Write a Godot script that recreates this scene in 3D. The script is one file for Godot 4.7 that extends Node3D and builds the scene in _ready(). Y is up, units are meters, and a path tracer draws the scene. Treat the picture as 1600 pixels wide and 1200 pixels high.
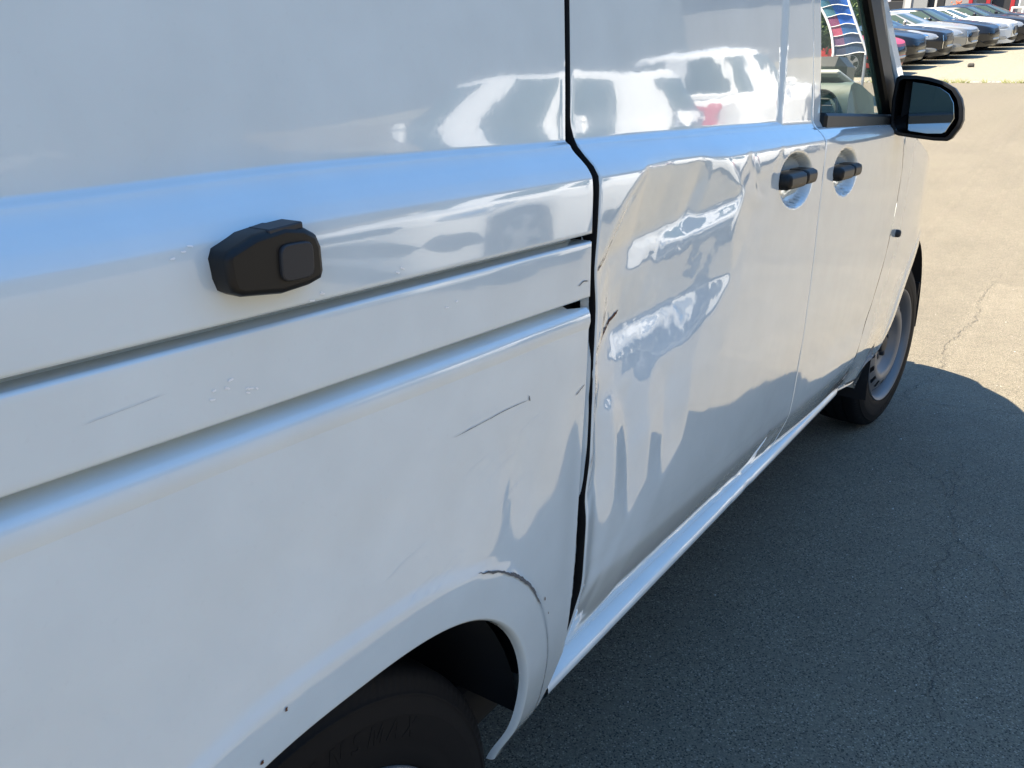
extends Node3D
# A dented white panel van seen along its right side on a sunlit car lot.

var rng := RandomNumberGenerator.new()
var taken := {}
var mats := {}
var prof_lut := PackedFloat32Array()
var plan_lut := PackedFloat32Array()
var belt_lut := PackedFloat32Array()
var nz := FastNoiseLite.new()

# ---------------------------------------------------------------- mesh building
class MB:
	var v := PackedVector3Array()
	var n := PackedVector3Array()
	var uv := PackedVector2Array()
	var c := PackedColorArray()
	var idx := PackedInt32Array()
	var mirror := 1e9            # when set: x -> mirror - x

	func grid(P: PackedVector3Array, nu: int, nv: int, out: Vector3, wrap := false, cols := PackedColorArray(), skip := PackedByteArray()) -> void:
		var base := v.size()
		var N := PackedVector3Array()
		N.resize(nu * nv)
		var cen := Vector3.ZERO
		for p in P:
			cen += p
		cen /= float(P.size())
		var s := 0.0
		for j in nv:
			var j0 := maxi(j - 1, 0) * nu
			var j1 := mini(j + 1, nv - 1) * nu
			for i in nu:
				var i0 := i - 1
				var i1 := i + 1
				if wrap:
					i0 = (i0 + nu) % nu
					i1 = i1 % nu
				else:
					i0 = maxi(i0, 0)
					i1 = mini(i1, nu - 1)
				var k := j * nu + i
				var w := (P[j * nu + i1] - P[j * nu + i0]).cross(P[j1 + i] - P[j0 + i])
				N[k] = w
				s += w.dot(out if out != Vector3.ZERO else P[k] - cen)
		var sg := 1.0 if s >= 0.0 else -1.0
		for k in nu * nv:
			var w := N[k]
			if w.length_squared() < 1e-24:
				# a pole: take the mean of its ring's other side
				var jj := k / nu
				var js := jj + 1 if jj == 0 else jj - 1
				var m := Vector3.ZERO
				for i in nu:
					m += N[js * nu + i]
				w = m if m.length_squared() > 1e-24 else Vector3.UP * sg
			v.append(P[k])
			n.append(w.normalized() * sg)
			uv.append(Vector2(float(k % nu) / nu, float(k / nu) / nv))
			c.append(cols[k] if cols.size() else Color.WHITE)
		for j in nv - 1:
			for i in (nu if wrap else nu - 1):
				if skip.size() and skip[j * nu + i]:
					continue
				var i2 := (i + 1) % nu
				var a := base + j * nu + i
				var b := base + j * nu + i2
				var d := base + (j + 1) * nu + i
				var e := base + (j + 1) * nu + i2
				if sg > 0.0:
					idx.append_array(PackedInt32Array([a, d, b, b, d, e]))
				else:
					idx.append_array(PackedInt32Array([a, b, d, b, e, d]))

	func tri(a: Vector3, b: Vector3, d: Vector3, nn: Vector3) -> void:
		var k := v.size()
		for p: Vector3 in [a, b, d]:
			v.append(p)
			n.append(nn)
			uv.append(Vector2(p.x + p.y * 0.3, p.z + p.y))
			c.append(Color.WHITE)
		if (b - a).cross(d - a).dot(nn) > 0.0:
			idx.append_array(PackedInt32Array([k, k + 2, k + 1]))
		else:
			idx.append_array(PackedInt32Array([k, k + 1, k + 2]))

	func face(pts: Array, cen: Vector3) -> void:
		# a flat convex polygon whose normal points away from cen
		var nn: Vector3 = (pts[1] - pts[0]).cross(pts[2] - pts[0]).normalized()
		if nn.dot(pts[0] - cen) < 0.0:
			nn = -nn
		for i in range(1, pts.size() - 1):
			tri(pts[0], pts[i], pts[i + 1], nn)

	func box(cen: Vector3, size: Vector3, bev := 0.004, bs := Basis.IDENTITY) -> void:
		var h := size * 0.5
		bev = minf(bev, minf(h.x, minf(h.y, h.z)) * 0.9)
		var q := func(sx, sy, sz, ax):
			var p := Vector3(sx * (h.x if ax == 0 else h.x - bev), sy * (h.y if ax == 1 else h.y - bev), sz * (h.z if ax == 2 else h.z - bev))
			return cen + bs * p
		for s in [-1, 1]:
			face([q.call(s, -1, -1, 0), q.call(s, 1, -1, 0), q.call(s, 1, 1, 0), q.call(s, -1, 1, 0)], cen)
			face([q.call(-1, s, -1, 1), q.call(1, s, -1, 1), q.call(1, s, 1, 1), q.call(-1, s, 1, 1)], cen)
			face([q.call(-1, -1, s, 2), q.call(1, -1, s, 2), q.call(1, 1, s, 2), q.call(-1, 1, s, 2)], cen)
			for t in [-1, 1]:
				face([q.call(s, t, -1, 0), q.call(s, t, 1, 0), q.call(s, t, 1, 1), q.call(s, t, -1, 1)], cen)
				face([q.call(s, -1, t, 0), q.call(s, 1, t, 0), q.call(s, 1, t, 2), q.call(s, -1, t, 2)], cen)
				face([q.call(-1, s, t, 1), q.call(1, s, t, 1), q.call(1, s, t, 2), q.call(-1, s, t, 2)], cen)
				for u in [-1, 1]:
					face([q.call(s, t, u, 0), q.call(s, t, u, 1), q.call(s, t, u, 2)], cen)

	func prism(poly: PackedVector2Array, o: Vector3, bs: Basis, depth: float, bev := 0.003, smooth := true) -> void:
		# poly in the plane bs.x / bs.y, drawn out along bs.z
		var m := poly.size()
		var cen2 := Vector2.ZERO
		for p in poly:
			cen2 += p
		cen2 /= float(m)
		var nrm := PackedVector2Array()
		var area := 0.0
		for i in m:
			area += poly[i].cross(poly[(i + 1) % m])
		for i in m:
			var t := (poly[(i + 1) % m] - poly[(i - 1 + m) % m]).normalized()
			nrm.append(Vector2(t.y, -t.x) * signf(area))
		var rings := [[0.0, 0.0], [0.0, maxf(depth - bev, depth * 0.3)], [bev * 0.35, depth - bev * 0.25], [bev, depth]]
		if smooth:
			var P := PackedVector3Array()
			for r in rings:
				for i in m:
					var p := poly[i] - nrm[i] * float(r[0])
					P.append(o + bs.x * p.x + bs.y * p.y + bs.z * float(r[1]))
			grid(P, m, rings.size(), Vector3.ZERO, true)
		else:
			for k in rings.size() - 1:
				for i in m:
					var j := (i + 1) % m
					var q := []
					for w in [[i, k], [j, k], [j, k + 1], [i, k + 1]]:
						var p := poly[w[0]] - nrm[w[0]] * float(rings[w[1]][0])
						q.append(o + bs.x * p.x + bs.y * p.y + bs.z * float(rings[w[1]][1]))
					face(q, o + bs.x * cen2.x + bs.y * cen2.y + bs.z * depth * 0.3)
		var cap := PackedVector2Array()
		for i in m:
			cap.append(poly[i] - nrm[i] * bev)
		var ts := Geometry2D.triangulate_polygon(cap)
		for side in 2:
			var cp := cap if side == 0 else poly
			var zz := depth if side == 0 else 0.0
			for i in range(0, ts.size(), 3):
				var a := cp[ts[i]]
				var b := cp[ts[i + 1]]
				var d := cp[ts[i + 2]]
				tri(o + bs.x * a.x + bs.y * a.y + bs.z * zz, o + bs.x * b.x + bs.y * b.y + bs.z * zz, o + bs.x * d.x + bs.y * d.y + bs.z * zz, bs.z * (1.0 if side == 0 else -1.0))

	func lathe(pr: Array, o: Vector3, bs: Basis, seg := 32, rad = null) -> void:
		# pr: [along bs.x, radius] pairs; bs.x is the axis
		var P := PackedVector3Array()
		for q in pr:
			for i in seg:
				var a := TAU * i / seg
				var r: float = q[1]
				if rad != null:
					r = rad.call(q[0], q[1], a)
				P.append(o + bs.x * float(q[0]) + (bs.y * cos(a) + bs.z * sin(a)) * r)
		grid(P, seg, pr.size(), Vector3.ZERO, true)

	func tube(path: Array, radii, seg := 8) -> void:
		var P := PackedVector3Array()
		var up := Vector3.UP
		for k in path.size():
			var t: Vector3 = (path[mini(k + 1, path.size() - 1)] - path[maxi(k - 1, 0)]).normalized()
			var s := t.cross(up)
			if s.length() < 0.1:
				s = t.cross(Vector3.RIGHT)
			s = s.normalized()
			var w := s.cross(t)
			up = w
			var r: float = radii[k] if radii is Array else radii
			for i in seg:
				var a := TAU * i / seg
				P.append(path[k] + (s * cos(a) + w * sin(a)) * r)
		grid(P, seg, path.size(), Vector3.ZERO, true)
		for e in [0, path.size() - 1]:
			var q := []
			for i in seg:
				q.append(P[e * seg + i])
			face(q, path[1 if e == 0 else path.size() - 2])

	func mesh() -> ArrayMesh:
		if mirror < 1e8:
			for i in v.size():
				v[i] = Vector3(mirror - v[i].x, v[i].y, v[i].z)
				n[i] = Vector3(-n[i].x, n[i].y, n[i].z)
			for i in range(0, idx.size(), 3):
				var t := idx[i + 1]
				idx[i + 1] = idx[i + 2]
				idx[i + 2] = t
			mirror = 1e9
		var a := []
		a.resize(Mesh.ARRAY_MAX)
		a[Mesh.ARRAY_VERTEX] = v
		a[Mesh.ARRAY_NORMAL] = n
		a[Mesh.ARRAY_TEX_UV] = uv
		a[Mesh.ARRAY_COLOR] = c
		a[Mesh.ARRAY_INDEX] = idx
		var m := ArrayMesh.new()
		m.add_surface_from_arrays(Mesh.PRIMITIVE_TRIANGLES, a)
		return m

# ---------------------------------------------------------------- objects
func numbered(called: String) -> String:
	if not taken.has(called):
		taken[called] = 0
		return called
	taken[called] += 1
	return "%s_%03d" % [called, taken[called]]

func part(called: String, mb, mt: Material, parent: Node) -> MeshInstance3D:
	var o := MeshInstance3D.new()
	o.mesh = mb.mesh() if mb is MB else mb
	o.material_override = mt
	if parent == self:
		o.name = numbered(called)
	else:
		var k := 0
		var nm := called
		while parent.has_node(NodePath(nm)):
			k += 1
			nm = "%s_%03d" % [called, k]
		o.name = nm
	parent.add_child(o, true)
	return o

func tag(o: Node, label: String, category: String, group := "") -> Node:
	o.set_meta("label", label)
	o.set_meta("category", category)
	if group:
		o.set_meta("group", group)
	return o

func structure(o: Node) -> Node:
	o.set_meta("kind", "structure")
	return o

func thing(called: String, label: String, category: String, at := Vector3.ZERO, bs := Basis.IDENTITY, group := "") -> Node3D:
	var o := Node3D.new()
	o.name = numbered(called)
	o.transform = Transform3D(bs, at)
	add_child(o, true)
	tag(o, label, category, group)
	return o

func lin(r: float, g: float, b: float) -> Color:
	return Color(r, g, b).linear_to_srgb()

func mat(key: String, col: Color, rough := 0.6, metal := 0.0, coat := 0.0) -> StandardMaterial3D:
	if mats.has(key):
		return mats[key]
	var m := StandardMaterial3D.new()
	m.resource_name = key
	m.albedo_color = col.linear_to_srgb()
	m.roughness = rough
	m.metallic = metal
	if coat > 0.0:
		m.clearcoat_enabled = true
		m.clearcoat = coat
		m.clearcoat_roughness = 0.02
	mats[key] = m
	return m

func glass(key: String, col: Color, alpha: float) -> StandardMaterial3D:
	if mats.has(key):
		return mats[key]
	var m := StandardMaterial3D.new()
	m.resource_name = key
	m.transparency = BaseMaterial3D.TRANSPARENCY_ALPHA
	m.albedo_color = Color(col.r, col.g, col.b, alpha)
	m.roughness = 0.02
	m.metallic_specular = 0.25
	mats[key] = m
	return m

# ---------------------------------------------------------------- ground shape
func hgt(z: float) -> float:
	var s := -z - 5.0
	if s < 0.0:
		return 0.0
	if s < 4.0:
		return 0.108 * s * s / 8.0
	if s < 80.0:
		return 0.108 * (s - 2.0)
	return 0.108 * 78.0

func on_ground(x: float, z: float) -> Vector3:
	return Vector3(x, hgt(z), z)

func ground_basis(z: float, yaw: float) -> Basis:
	var e := 0.5
	var t := Vector3(0, hgt(z - e) - hgt(z + e), -2.0 * e).normalized()
	var up := Vector3.RIGHT.cross(t).normalized()
	if up.y < 0.0:
		up = -up
	var f := Vector3(-sin(yaw), 0, -cos(yaw))
	f = (f - up * f.dot(up)).normalized()
	var x := f.cross(up)
	return Basis(x, up, -f)

# ---------------------------------------------------------------- the van's side
func lut(pts: Array, a: float, b: float, step: float) -> PackedFloat32Array:
	# monotone cubic through the points
	var m := pts.size()
	var d := []
	var t := []
	for i in m - 1:
		d.append((pts[i + 1][1] - pts[i][1]) / (pts[i + 1][0] - pts[i][0]))
	for i in m:
		if i == 0:
			t.append(d[0])
		elif i == m - 1:
			t.append(d[m - 2])
		elif d[i - 1] * d[i] <= 0.0:
			t.append(0.0)
		else:
			t.append(2.0 * d[i - 1] * d[i] / (d[i - 1] + d[i]))
	var r := PackedFloat32Array()
	var k := 0
	var x := a
	while x <= b + step:
		while k < m - 2 and x > pts[k + 1][0]:
			k += 1
		var w: float = pts[k + 1][0] - pts[k][0]
		var u := clampf((x - pts[k][0]) / w, 0.0, 1.0)
		var u2 := u * u
		var u3 := u2 * u
		r.append((2 * u3 - 3 * u2 + 1) * pts[k][1] + (u3 - 2 * u2 + u) * w * t[k] + (-2 * u3 + 3 * u2) * pts[k + 1][1] + (u3 - u2) * w * t[k + 1])
		x += step
	return r

func look(l: PackedFloat32Array, a: float, step: float, x: float) -> float:
	var f := clampf((x - a) / step, 0.0, l.size() - 1.001)
	var i := int(f)
	return lerpf(l[i], l[i + 1], f - i)

func side_x(y: float, z: float) -> float:
	var d := 0.585 + 0.035 * (z + 0.45) - y
	var tuck := 0.0
	if d > -0.03:
		# the doors turn in below a crease; towards the front they swell just above it
		tuck = -0.20 * (d * 0.5 + sqrt(d * d * 0.25 + 0.00002)) * smoothstep(-0.445, -0.50, z) * smoothstep(-2.3, -2.1, z)
	if z < -1.2 and y < 0.75:
		tuck += 0.010 * smoothstep(-1.25, -1.9, z) * smoothstep(-2.55, -2.2, z) * smoothstep(-0.13, 0.0, d)
	return look(prof_lut, 0.1, 0.001, y - look(belt_lut, -4.0, 0.01, z) * smoothstep(1.05, 1.15, y)) + look(plan_lut, -3.95, 0.005, z) + tuck

func flare(y: float, z: float, cz: float, a: float, b: float, ex: float) -> float:
	# swelling round a wheel arch
	var q := pow(pow(absf(z - cz) / a, ex) + pow(absf(y - 0.335) / b, ex), 1.0 / ex)
	var d := (q - 1.0) * b
	return (0.0035 * (1.0 - smoothstep(0.050, 0.058, d)) + 0.0035 * (1.0 - smoothstep(0.02, 0.16, d))) * smoothstep(0.36, 0.55, y)

func rear_flare(y: float, z: float) -> float:
	return flare(y, z, -0.015, ARCH, 0.39, 2.8)

func front_flare(y: float, z: float) -> float:
	return flare(y, z, -3.08, 0.45, 0.41, 2.3) * 1.2

func panel(mb: MB, nu: int, nv: int, f: Callable, out: Vector3, fl := [1, 1, 1, 1], depth := 0.022) -> void:
	# a sheet f(u, v) whose edges (u0, u1, v0, v1) are rolled in where fl is 1
	var B := PackedVector3Array()
	for j in nv:
		for i in nu:
			B.append(f.call(float(i) / (nu - 1), float(j) / (nv - 1)))
	var k := 3
	var gu := nu + 2 * k
	var gv := nv + 2 * k
	var P := PackedVector3Array()
	var tan_o := [0.0, 0.0018, 0.003, 0.003]
	var inn := [0.0, 0.0008, 0.0035, depth]
	for j in gv:
		var jj := j - k
		var cj := clampi(jj, 0, nv - 1)
		var oj := absi(jj - cj)
		if jj < cj and not fl[2]:
			oj = 0
		if jj > cj and not fl[3]:
			oj = 0
		for i in gu:
			var ii := i - k
			var ci := clampi(ii, 0, nu - 1)
			var oi := absi(ii - ci)
			if ii < ci and not fl[0]:
				oi = 0
			if ii > ci and not fl[1]:
				oi = 0
			var p := B[cj * nu + ci]
			if oi or oj:
				var i0 := maxi(ci - 1, 0)
				var i1 := mini(ci + 1, nu - 1)
				var j0 := maxi(cj - 1, 0)
				var j1 := mini(cj + 1, nv - 1)
				var du := (B[cj * nu + i1] - B[cj * nu + i0]).normalized()
				var dv := (B[j1 * nu + ci] - B[j0 * nu + ci]).normalized()
				var nn := du.cross(dv).normalized()
				if nn.dot(out) < 0.0:
					nn = -nn
				p += du * (tan_o[oi] * (-1.0 if ii < ci else 1.0)) + dv * (tan_o[oj] * (-1.0 if jj < cj else 1.0)) - nn * maxf(inn[oi], inn[oj])
			P.append(p)
	mb.grid(P, gu, gv, out)

func polar(mb: MB, cz: float, a: float, b: float, ex: float, poly: Array, t0: float, t1: float, extra: Callable, ns := 36, lip := 0.03) -> void:
	# sheet between a wheel arch and an outer polygon (z, y); its arch edge is rolled in
	var c := Vector2(cz, 0.335)
	var th := []
	var m := 110
	for i in m + 1:
		th.append(lerpf(t0, t1, float(i) / m))
	for p in poly:
		var q: Vector2 = p - c
		var t := atan2(q.y, -q.x)
		if t < -PI * 0.6:
			t += TAU
		if t > t0 and t < t1:
			th.append(t)
	th.sort()
	var P := PackedVector3Array()
	var rings := ns + 4
	for r in rings:
		for t in th:
			var d := Vector2(-cos(t), sin(t))
			var ri := 1.0 / pow(pow(absf(d.x) / a, ex) + pow(absf(d.y) / b, ex), 1.0 / ex)
			var ro := 1e9
			for i in poly.size():
				var hit = Geometry2D.segment_intersects_segment(c, c + d * 6.0, poly[i], poly[(i + 1) % poly.size()])
				if hit != null:
					ro = minf(ro, (hit - c).length())
			if ro > 1e8:
				ro = ri + 0.05
			ro = maxf(ro, ri + 0.012)
			var w := 0.0
			var inn := 0.0
			var rr := ri
			if r >= 4:
				w = float(r - 4) / (ns - 1)
				w = w * w * 0.55 + w * 0.45
				rr = lerpf(ri, ro, w)
			else:
				inn = [lip, 0.006, 0.0025, 0.0005][r]
				rr = ri - [0.006, 0.005, 0.0035, 0.0015][r]
			var q := c + d * rr
			var x := side_x(q.y, q.x) + float(extra.call(q.y, q.x)) - inn
			P.append(Vector3(x, q.y, q.x))
	mb.grid(P, th.size(), rings, Vector3.RIGHT)

# dents of the sliding door: a field of control points, drawn straight between them like creased sheet metal
var dent := PackedFloat32Array()
var dy0 := 0.440
var dz0 := -1.462
var dny := 190
var dnz := 252
var dstep := 0.004

func make_dents() -> void:
	# ridges and valleys [y, z, depth in millimetres], cut into short lengths
	var lines := [
		[[1.150, -0.470, 0], [1.160, -0.560, -1], [1.168, -0.595, -2], [1.171, -0.685, -3], [1.168, -0.820, -2], [1.140, -0.900, 3], [1.100, -0.957, 5]],
		[[1.160, -0.610, -5], [1.163, -0.690, -7], [1.160, -0.790, -6], [1.125, -0.797, -17], [1.085, -0.785, -25]],
		[[1.158, -0.822, -3], [1.125, -0.822, -8], [1.088, -0.815, -16]],
		[[1.145, -0.875, 0], [1.120, -0.890, -1], [1.102, -0.925, 1]],
		[[1.155, -0.590, -1], [1.123, -0.537, -1], [1.079, -0.498, -2], [1.055, -0.480, -5]],
		[[1.148, -0.605, -8], [1.116, -0.558, -9], [1.078, -0.522, -12]],
		[[1.096, -0.940, -1], [1.082, -0.860, -12], [1.072, -0.770, -27], [1.066, -0.690, -32], [1.061, -0.620, -33], [1.050, -0.525, -24], [1.046, -0.490, -12]],
		[[1.066, -0.938, 3], [1.052, -0.860, -7], [1.046, -0.770, -20], [1.043, -0.700, -28], [1.044, -0.600, -30.5], [1.040, -0.530, -22.5]],
		[[1.020, -0.930, 1], [1.018, -0.800, -17], [1.020, -0.680, -28], [1.018, -0.560, -27]],
		[[0.968, -0.945, -2], [0.960, -0.850, -11], [0.953, -0.755, -24], [0.947, -0.650, -34], [0.943, -0.565, -37], [0.924, -0.505, -24]],
		[[0.952, -0.930, -1], [0.936, -0.850, -8], [0.922, -0.755, -18], [0.912, -0.650, -25], [0.903, -0.565, -26], [0.885, -0.505, -18]],
		[[0.860, -0.500, -18], [0.862, -0.560, -21], [0.868, -0.650, -17], [0.880, -0.760, -9], [0.91, -0.88, -2]],
		[[0.835, -0.500, -19], [0.760, -0.505, -17], [0.690, -0.510, -12]],
		[[0.835, -0.540, -12], [0.770, -0.550, -7], [0.700, -0.555, -5]],
		[[0.830, -0.590, -19], [0.770, -0.600, -15], [0.690, -0.600, -8], [0.640, -0.600, -3]],
		[[0.830, -0.650, -11], [0.770, -0.655, -5], [0.700, -0.66, -3]],
		[[0.835, -0.720, -12], [0.775, -0.715, -9], [0.715, -0.71, -4], [0.66, -0.71, 0]],
		[[0.840, -0.800, -3], [0.780, -0.790, 0], [0.72, -0.79, 0]],
		[[0.60, -0.510, -10], [0.58, -0.56, -3], [0.55, -0.62, 0]]]
	var pts := [
		[0.985, -0.650, -31], [0.990, -0.540, -27], [0.985, -0.720, -27], [0.99, -0.83, -14],
		# rear edge of the door
		[1.189, -0.464, 0], [1.150, -0.464, 0], [1.100, -0.464, -1], [1.050, -0.466, -4], [1.000, -0.474, -5], [0.940, -0.475, -6], [0.880, -0.475, -5], [0.80, -0.475, -4], [0.70, -0.475, -4], [0.60, -0.482, -4], [0.53, -0.474, -3], [0.438, -0.472, -2], [0.438, -0.44, 0], [1.0, -0.44, 0], [0.7, -0.44, 0], [1.192, -0.44, 0],
		# ripples towards the handle
		[1.140, -1.000, 0], [1.128, -1.040, 2], [1.108, -1.040, -2], [1.085, -1.030, 2], [1.060, -1.020, -1], [1.020, -1.000, 0],
		[1.128, -1.110, 1], [1.10, -1.110, -1], [1.07, -1.10, 0.5], [1.04, -1.10, 0], [1.189, -0.56, 0], [1.189, -0.70, 0], [1.189, -0.85, 0], [1.185, -0.50, 0],
		[1.189, -1.0, 0], [0.98, -1.06, 0], [0.92, -0.98, 0], [0.84, -0.93, 0], [0.74, -0.88, 0], [0.60, -0.78, 0], [0.50, -0.62, 0], [0.49, -0.53, -4],
		# dented foot near the front edge
		[0.555, -1.330, 0], [0.520, -1.340, -3], [0.48, -1.31, -1], [0.50, -1.25, 0], [0.53, -1.41, 0], [0.470, -1.39, 0], [0.60, -1.35, 0], [0.465, -1.20, 0],
		[1.192, -1.463, 0], [0.80, -1.463, 0], [0.438, -1.463, 0], [1.0, -1.25, 0], [0.75, -1.15, 0], [1.192, -1.2, 0], [0.438, -1.0, 0], [0.438, -0.75, 0], [1.192, -0.455, 0], [0.438, -0.455, -4], [1.0, -1.463, 0], [0.6, -1.463, 0]]
	for l in lines:
		for i in l.size() - 1:
			var a := Vector3(l[i][0], l[i][1], l[i][2])
			var b := Vector3(l[i + 1][0], l[i + 1][1], l[i + 1][2])
			var m := int(ceil(Vector2(a.x - b.x, a.y - b.y).length() / 0.022))
			for k in (m if i < l.size() - 2 else m + 1):
				var p := a.lerp(b, float(k) / m)
				pts.append([p.x, p.y, p.z])
	var xy := PackedVector2Array()
	for p in pts:
		xy.append(Vector2(p[1], p[0]))
	var t := Geometry2D.triangulate_delaunay(xy)
	dent.resize(dny * dnz)
	for k in range(0, t.size(), 3):
		var a := xy[t[k]]
		var b := xy[t[k + 1]]
		var c := xy[t[k + 2]]
		var den := (b - a).cross(c - a)
		if absf(den) < 1e-9:
			continue
		var lo := Vector2(minf(a.x, minf(b.x, c.x)), minf(a.y, minf(b.y, c.y)))
		var hi := Vector2(maxf(a.x, maxf(b.x, c.x)), maxf(a.y, maxf(b.y, c.y)))
		for j in range(maxi(0, int((lo.y - dy0) / dstep) - 1), mini(dny, int((hi.y - dy0) / dstep) + 2)):
			for i in range(maxi(0, int((lo.x - dz0) / dstep) - 1), mini(dnz, int((hi.x - dz0) / dstep) + 2)):
				var p := Vector2(dz0 + i * dstep, dy0 + j * dstep)
				var u := (p - a).cross(c - a) / den
				var w := (b - a).cross(p - a) / den
				if u >= -0.001 and w >= -0.001 and u + w <= 1.001:
					dent[j * dnz + i] = (pts[t[k]][2] * (1.0 - u - w) + pts[t[k + 1]][2] * u + pts[t[k + 2]][2] * w) * 0.001
	# metal bends over a radius: blur a little near the creases, more where it only sags
	for pass_n in 4:
		var q := dent.duplicate()
		for j in range(1, dny - 1):
			for i in range(1, dnz - 1):
				var k := j * dnz + i
				q[k] = dent[k] * 0.25 + (dent[k - 1] + dent[k + 1] + dent[k - dnz] + dent[k + dnz]) * 0.125 + (dent[k - 1 - dnz] + dent[k + 1 - dnz] + dent[k - 1 + dnz] + dent[k + 1 + dnz]) * 0.0625
		dent = q

func dent_at(y: float, z: float) -> float:
	var fi := (z - dz0) / dstep
	var fj := (y - dy0) / dstep
	if fi < 0.0 or fj < 0.0 or fi >= dnz - 1 or fj >= dny - 1:
		return 0.0
	var i := int(fi)
	var j := int(fj)
	var k := j * dnz + i
	return lerpf(lerpf(dent[k], dent[k + 1], fi - i), lerpf(dent[k + dnz], dent[k + dnz + 1], fi - i), fj - j)

func cup(y: float, z: float, cz: float, cy := 1.098, rz := 0.106, ry := 0.051) -> float:
	# the hollow behind a door handle
	var q := Vector2((z - cz - (y - cy) * 0.25) / rz, (y - cy) / ry).length()
	if q >= 1.06:
		return 0.0
	if q > 0.93:
		return -0.011 * (1.0 - smoothstep(0.93, 1.06, q)) + 0.0012 * sin((q - 0.93) / 0.13 * PI)
	return -0.011 - 0.020 * sqrt(maxf(0.0, 1.0 - q * q / 0.93))

func wave(y: float, z: float) -> float:
	# pressed sheet is never perfectly flat
	return nz.get_noise_2d(z * 50.0, y * 70.0) * 0.00035

func door_x(y: float, z: float) -> float:
	var d := dent_at(y, z)
	return side_x(y, z) + d + cup(y, z, -1.268) + wave(y, z) + nz.get_noise_2d(z * 90.0 + 40.0, y * 120.0) * 0.0020 * (1.0 - exp(-absf(d) * 45.0))

func stamp(y: float, z: float, z0: float, z1: float) -> float:
	# shallow window-shaped pressing in the upper panels
	var yb := y - look(belt_lut, -4.0, 0.01, z)
	return -0.006 * smoothstep(1.191, 1.197, yb) * smoothstep(z1, z1 + 0.012, z) * (1.0 - smoothstep(z0 - 0.012, z0, z)) * (1.0 - smoothstep(1.70, 1.72, y))

func fd_front(y: float) -> float:
	# front shut line of the front door
	var k := [[0.45, -2.02], [0.52, -2.06], [0.6, -2.13], [0.7, -2.21], [0.83, -2.29], [0.95, -2.33], [1.05, -2.345], [1.16, -2.30], [1.2, -2.29]]
	for i in k.size() - 1:
		if y <= k[i + 1][0]:
			return lerpf(k[i][1], k[i + 1][1], smoothstep(0, 1, clampf((y - k[i][0]) / (k[i + 1][0] - k[i][0]), 0, 1)) * 0.3 + 0.7 * clampf((y - k[i][0]) / (k[i + 1][0] - k[i][0]), 0, 1))
	return k[-1][1]

func ribbon(mb: MB, pts: Array, w0: float, xf: Callable, lift := 0.0006) -> void:
	# a mark that follows the van's side: pts are (y, z), its width tapers at both ends
	var m := 40
	var P := PackedVector3Array()
	var cv := Curve2D.new()
	for p in pts:
		cv.add_point(Vector2(p[1], p[0]))
	var L := cv.get_baked_length()
	for j in 2:
		for i in m:
			var f := float(i) / (m - 1)
			var p := cv.sample_baked(L * f)
			var t := (cv.sample_baked(minf(L, L * f + 0.004)) - cv.sample_baked(maxf(0, L * f - 0.004))).normalized()
			var nn := Vector2(-t.y, t.x)
			var w := w0 * minf(1.0, 6.0 * minf(f, 1.0 - f) + 0.15) * (0.55 + 0.9 * absf(nz.get_noise_2d(p.x * 4000.0, p.y * 4000.0)))
			p += nn * w * (j - 0.5) + nn * nz.get_noise_2d(p.x * 1500.0, p.y * 1500.0 + 99.0) * w0 * 0.5
			P.append(Vector3(float(xf.call(p.y, p.x)) + lift, p.y, p.x))
	mb.grid(P, m, 2, Vector3.RIGHT)

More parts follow.
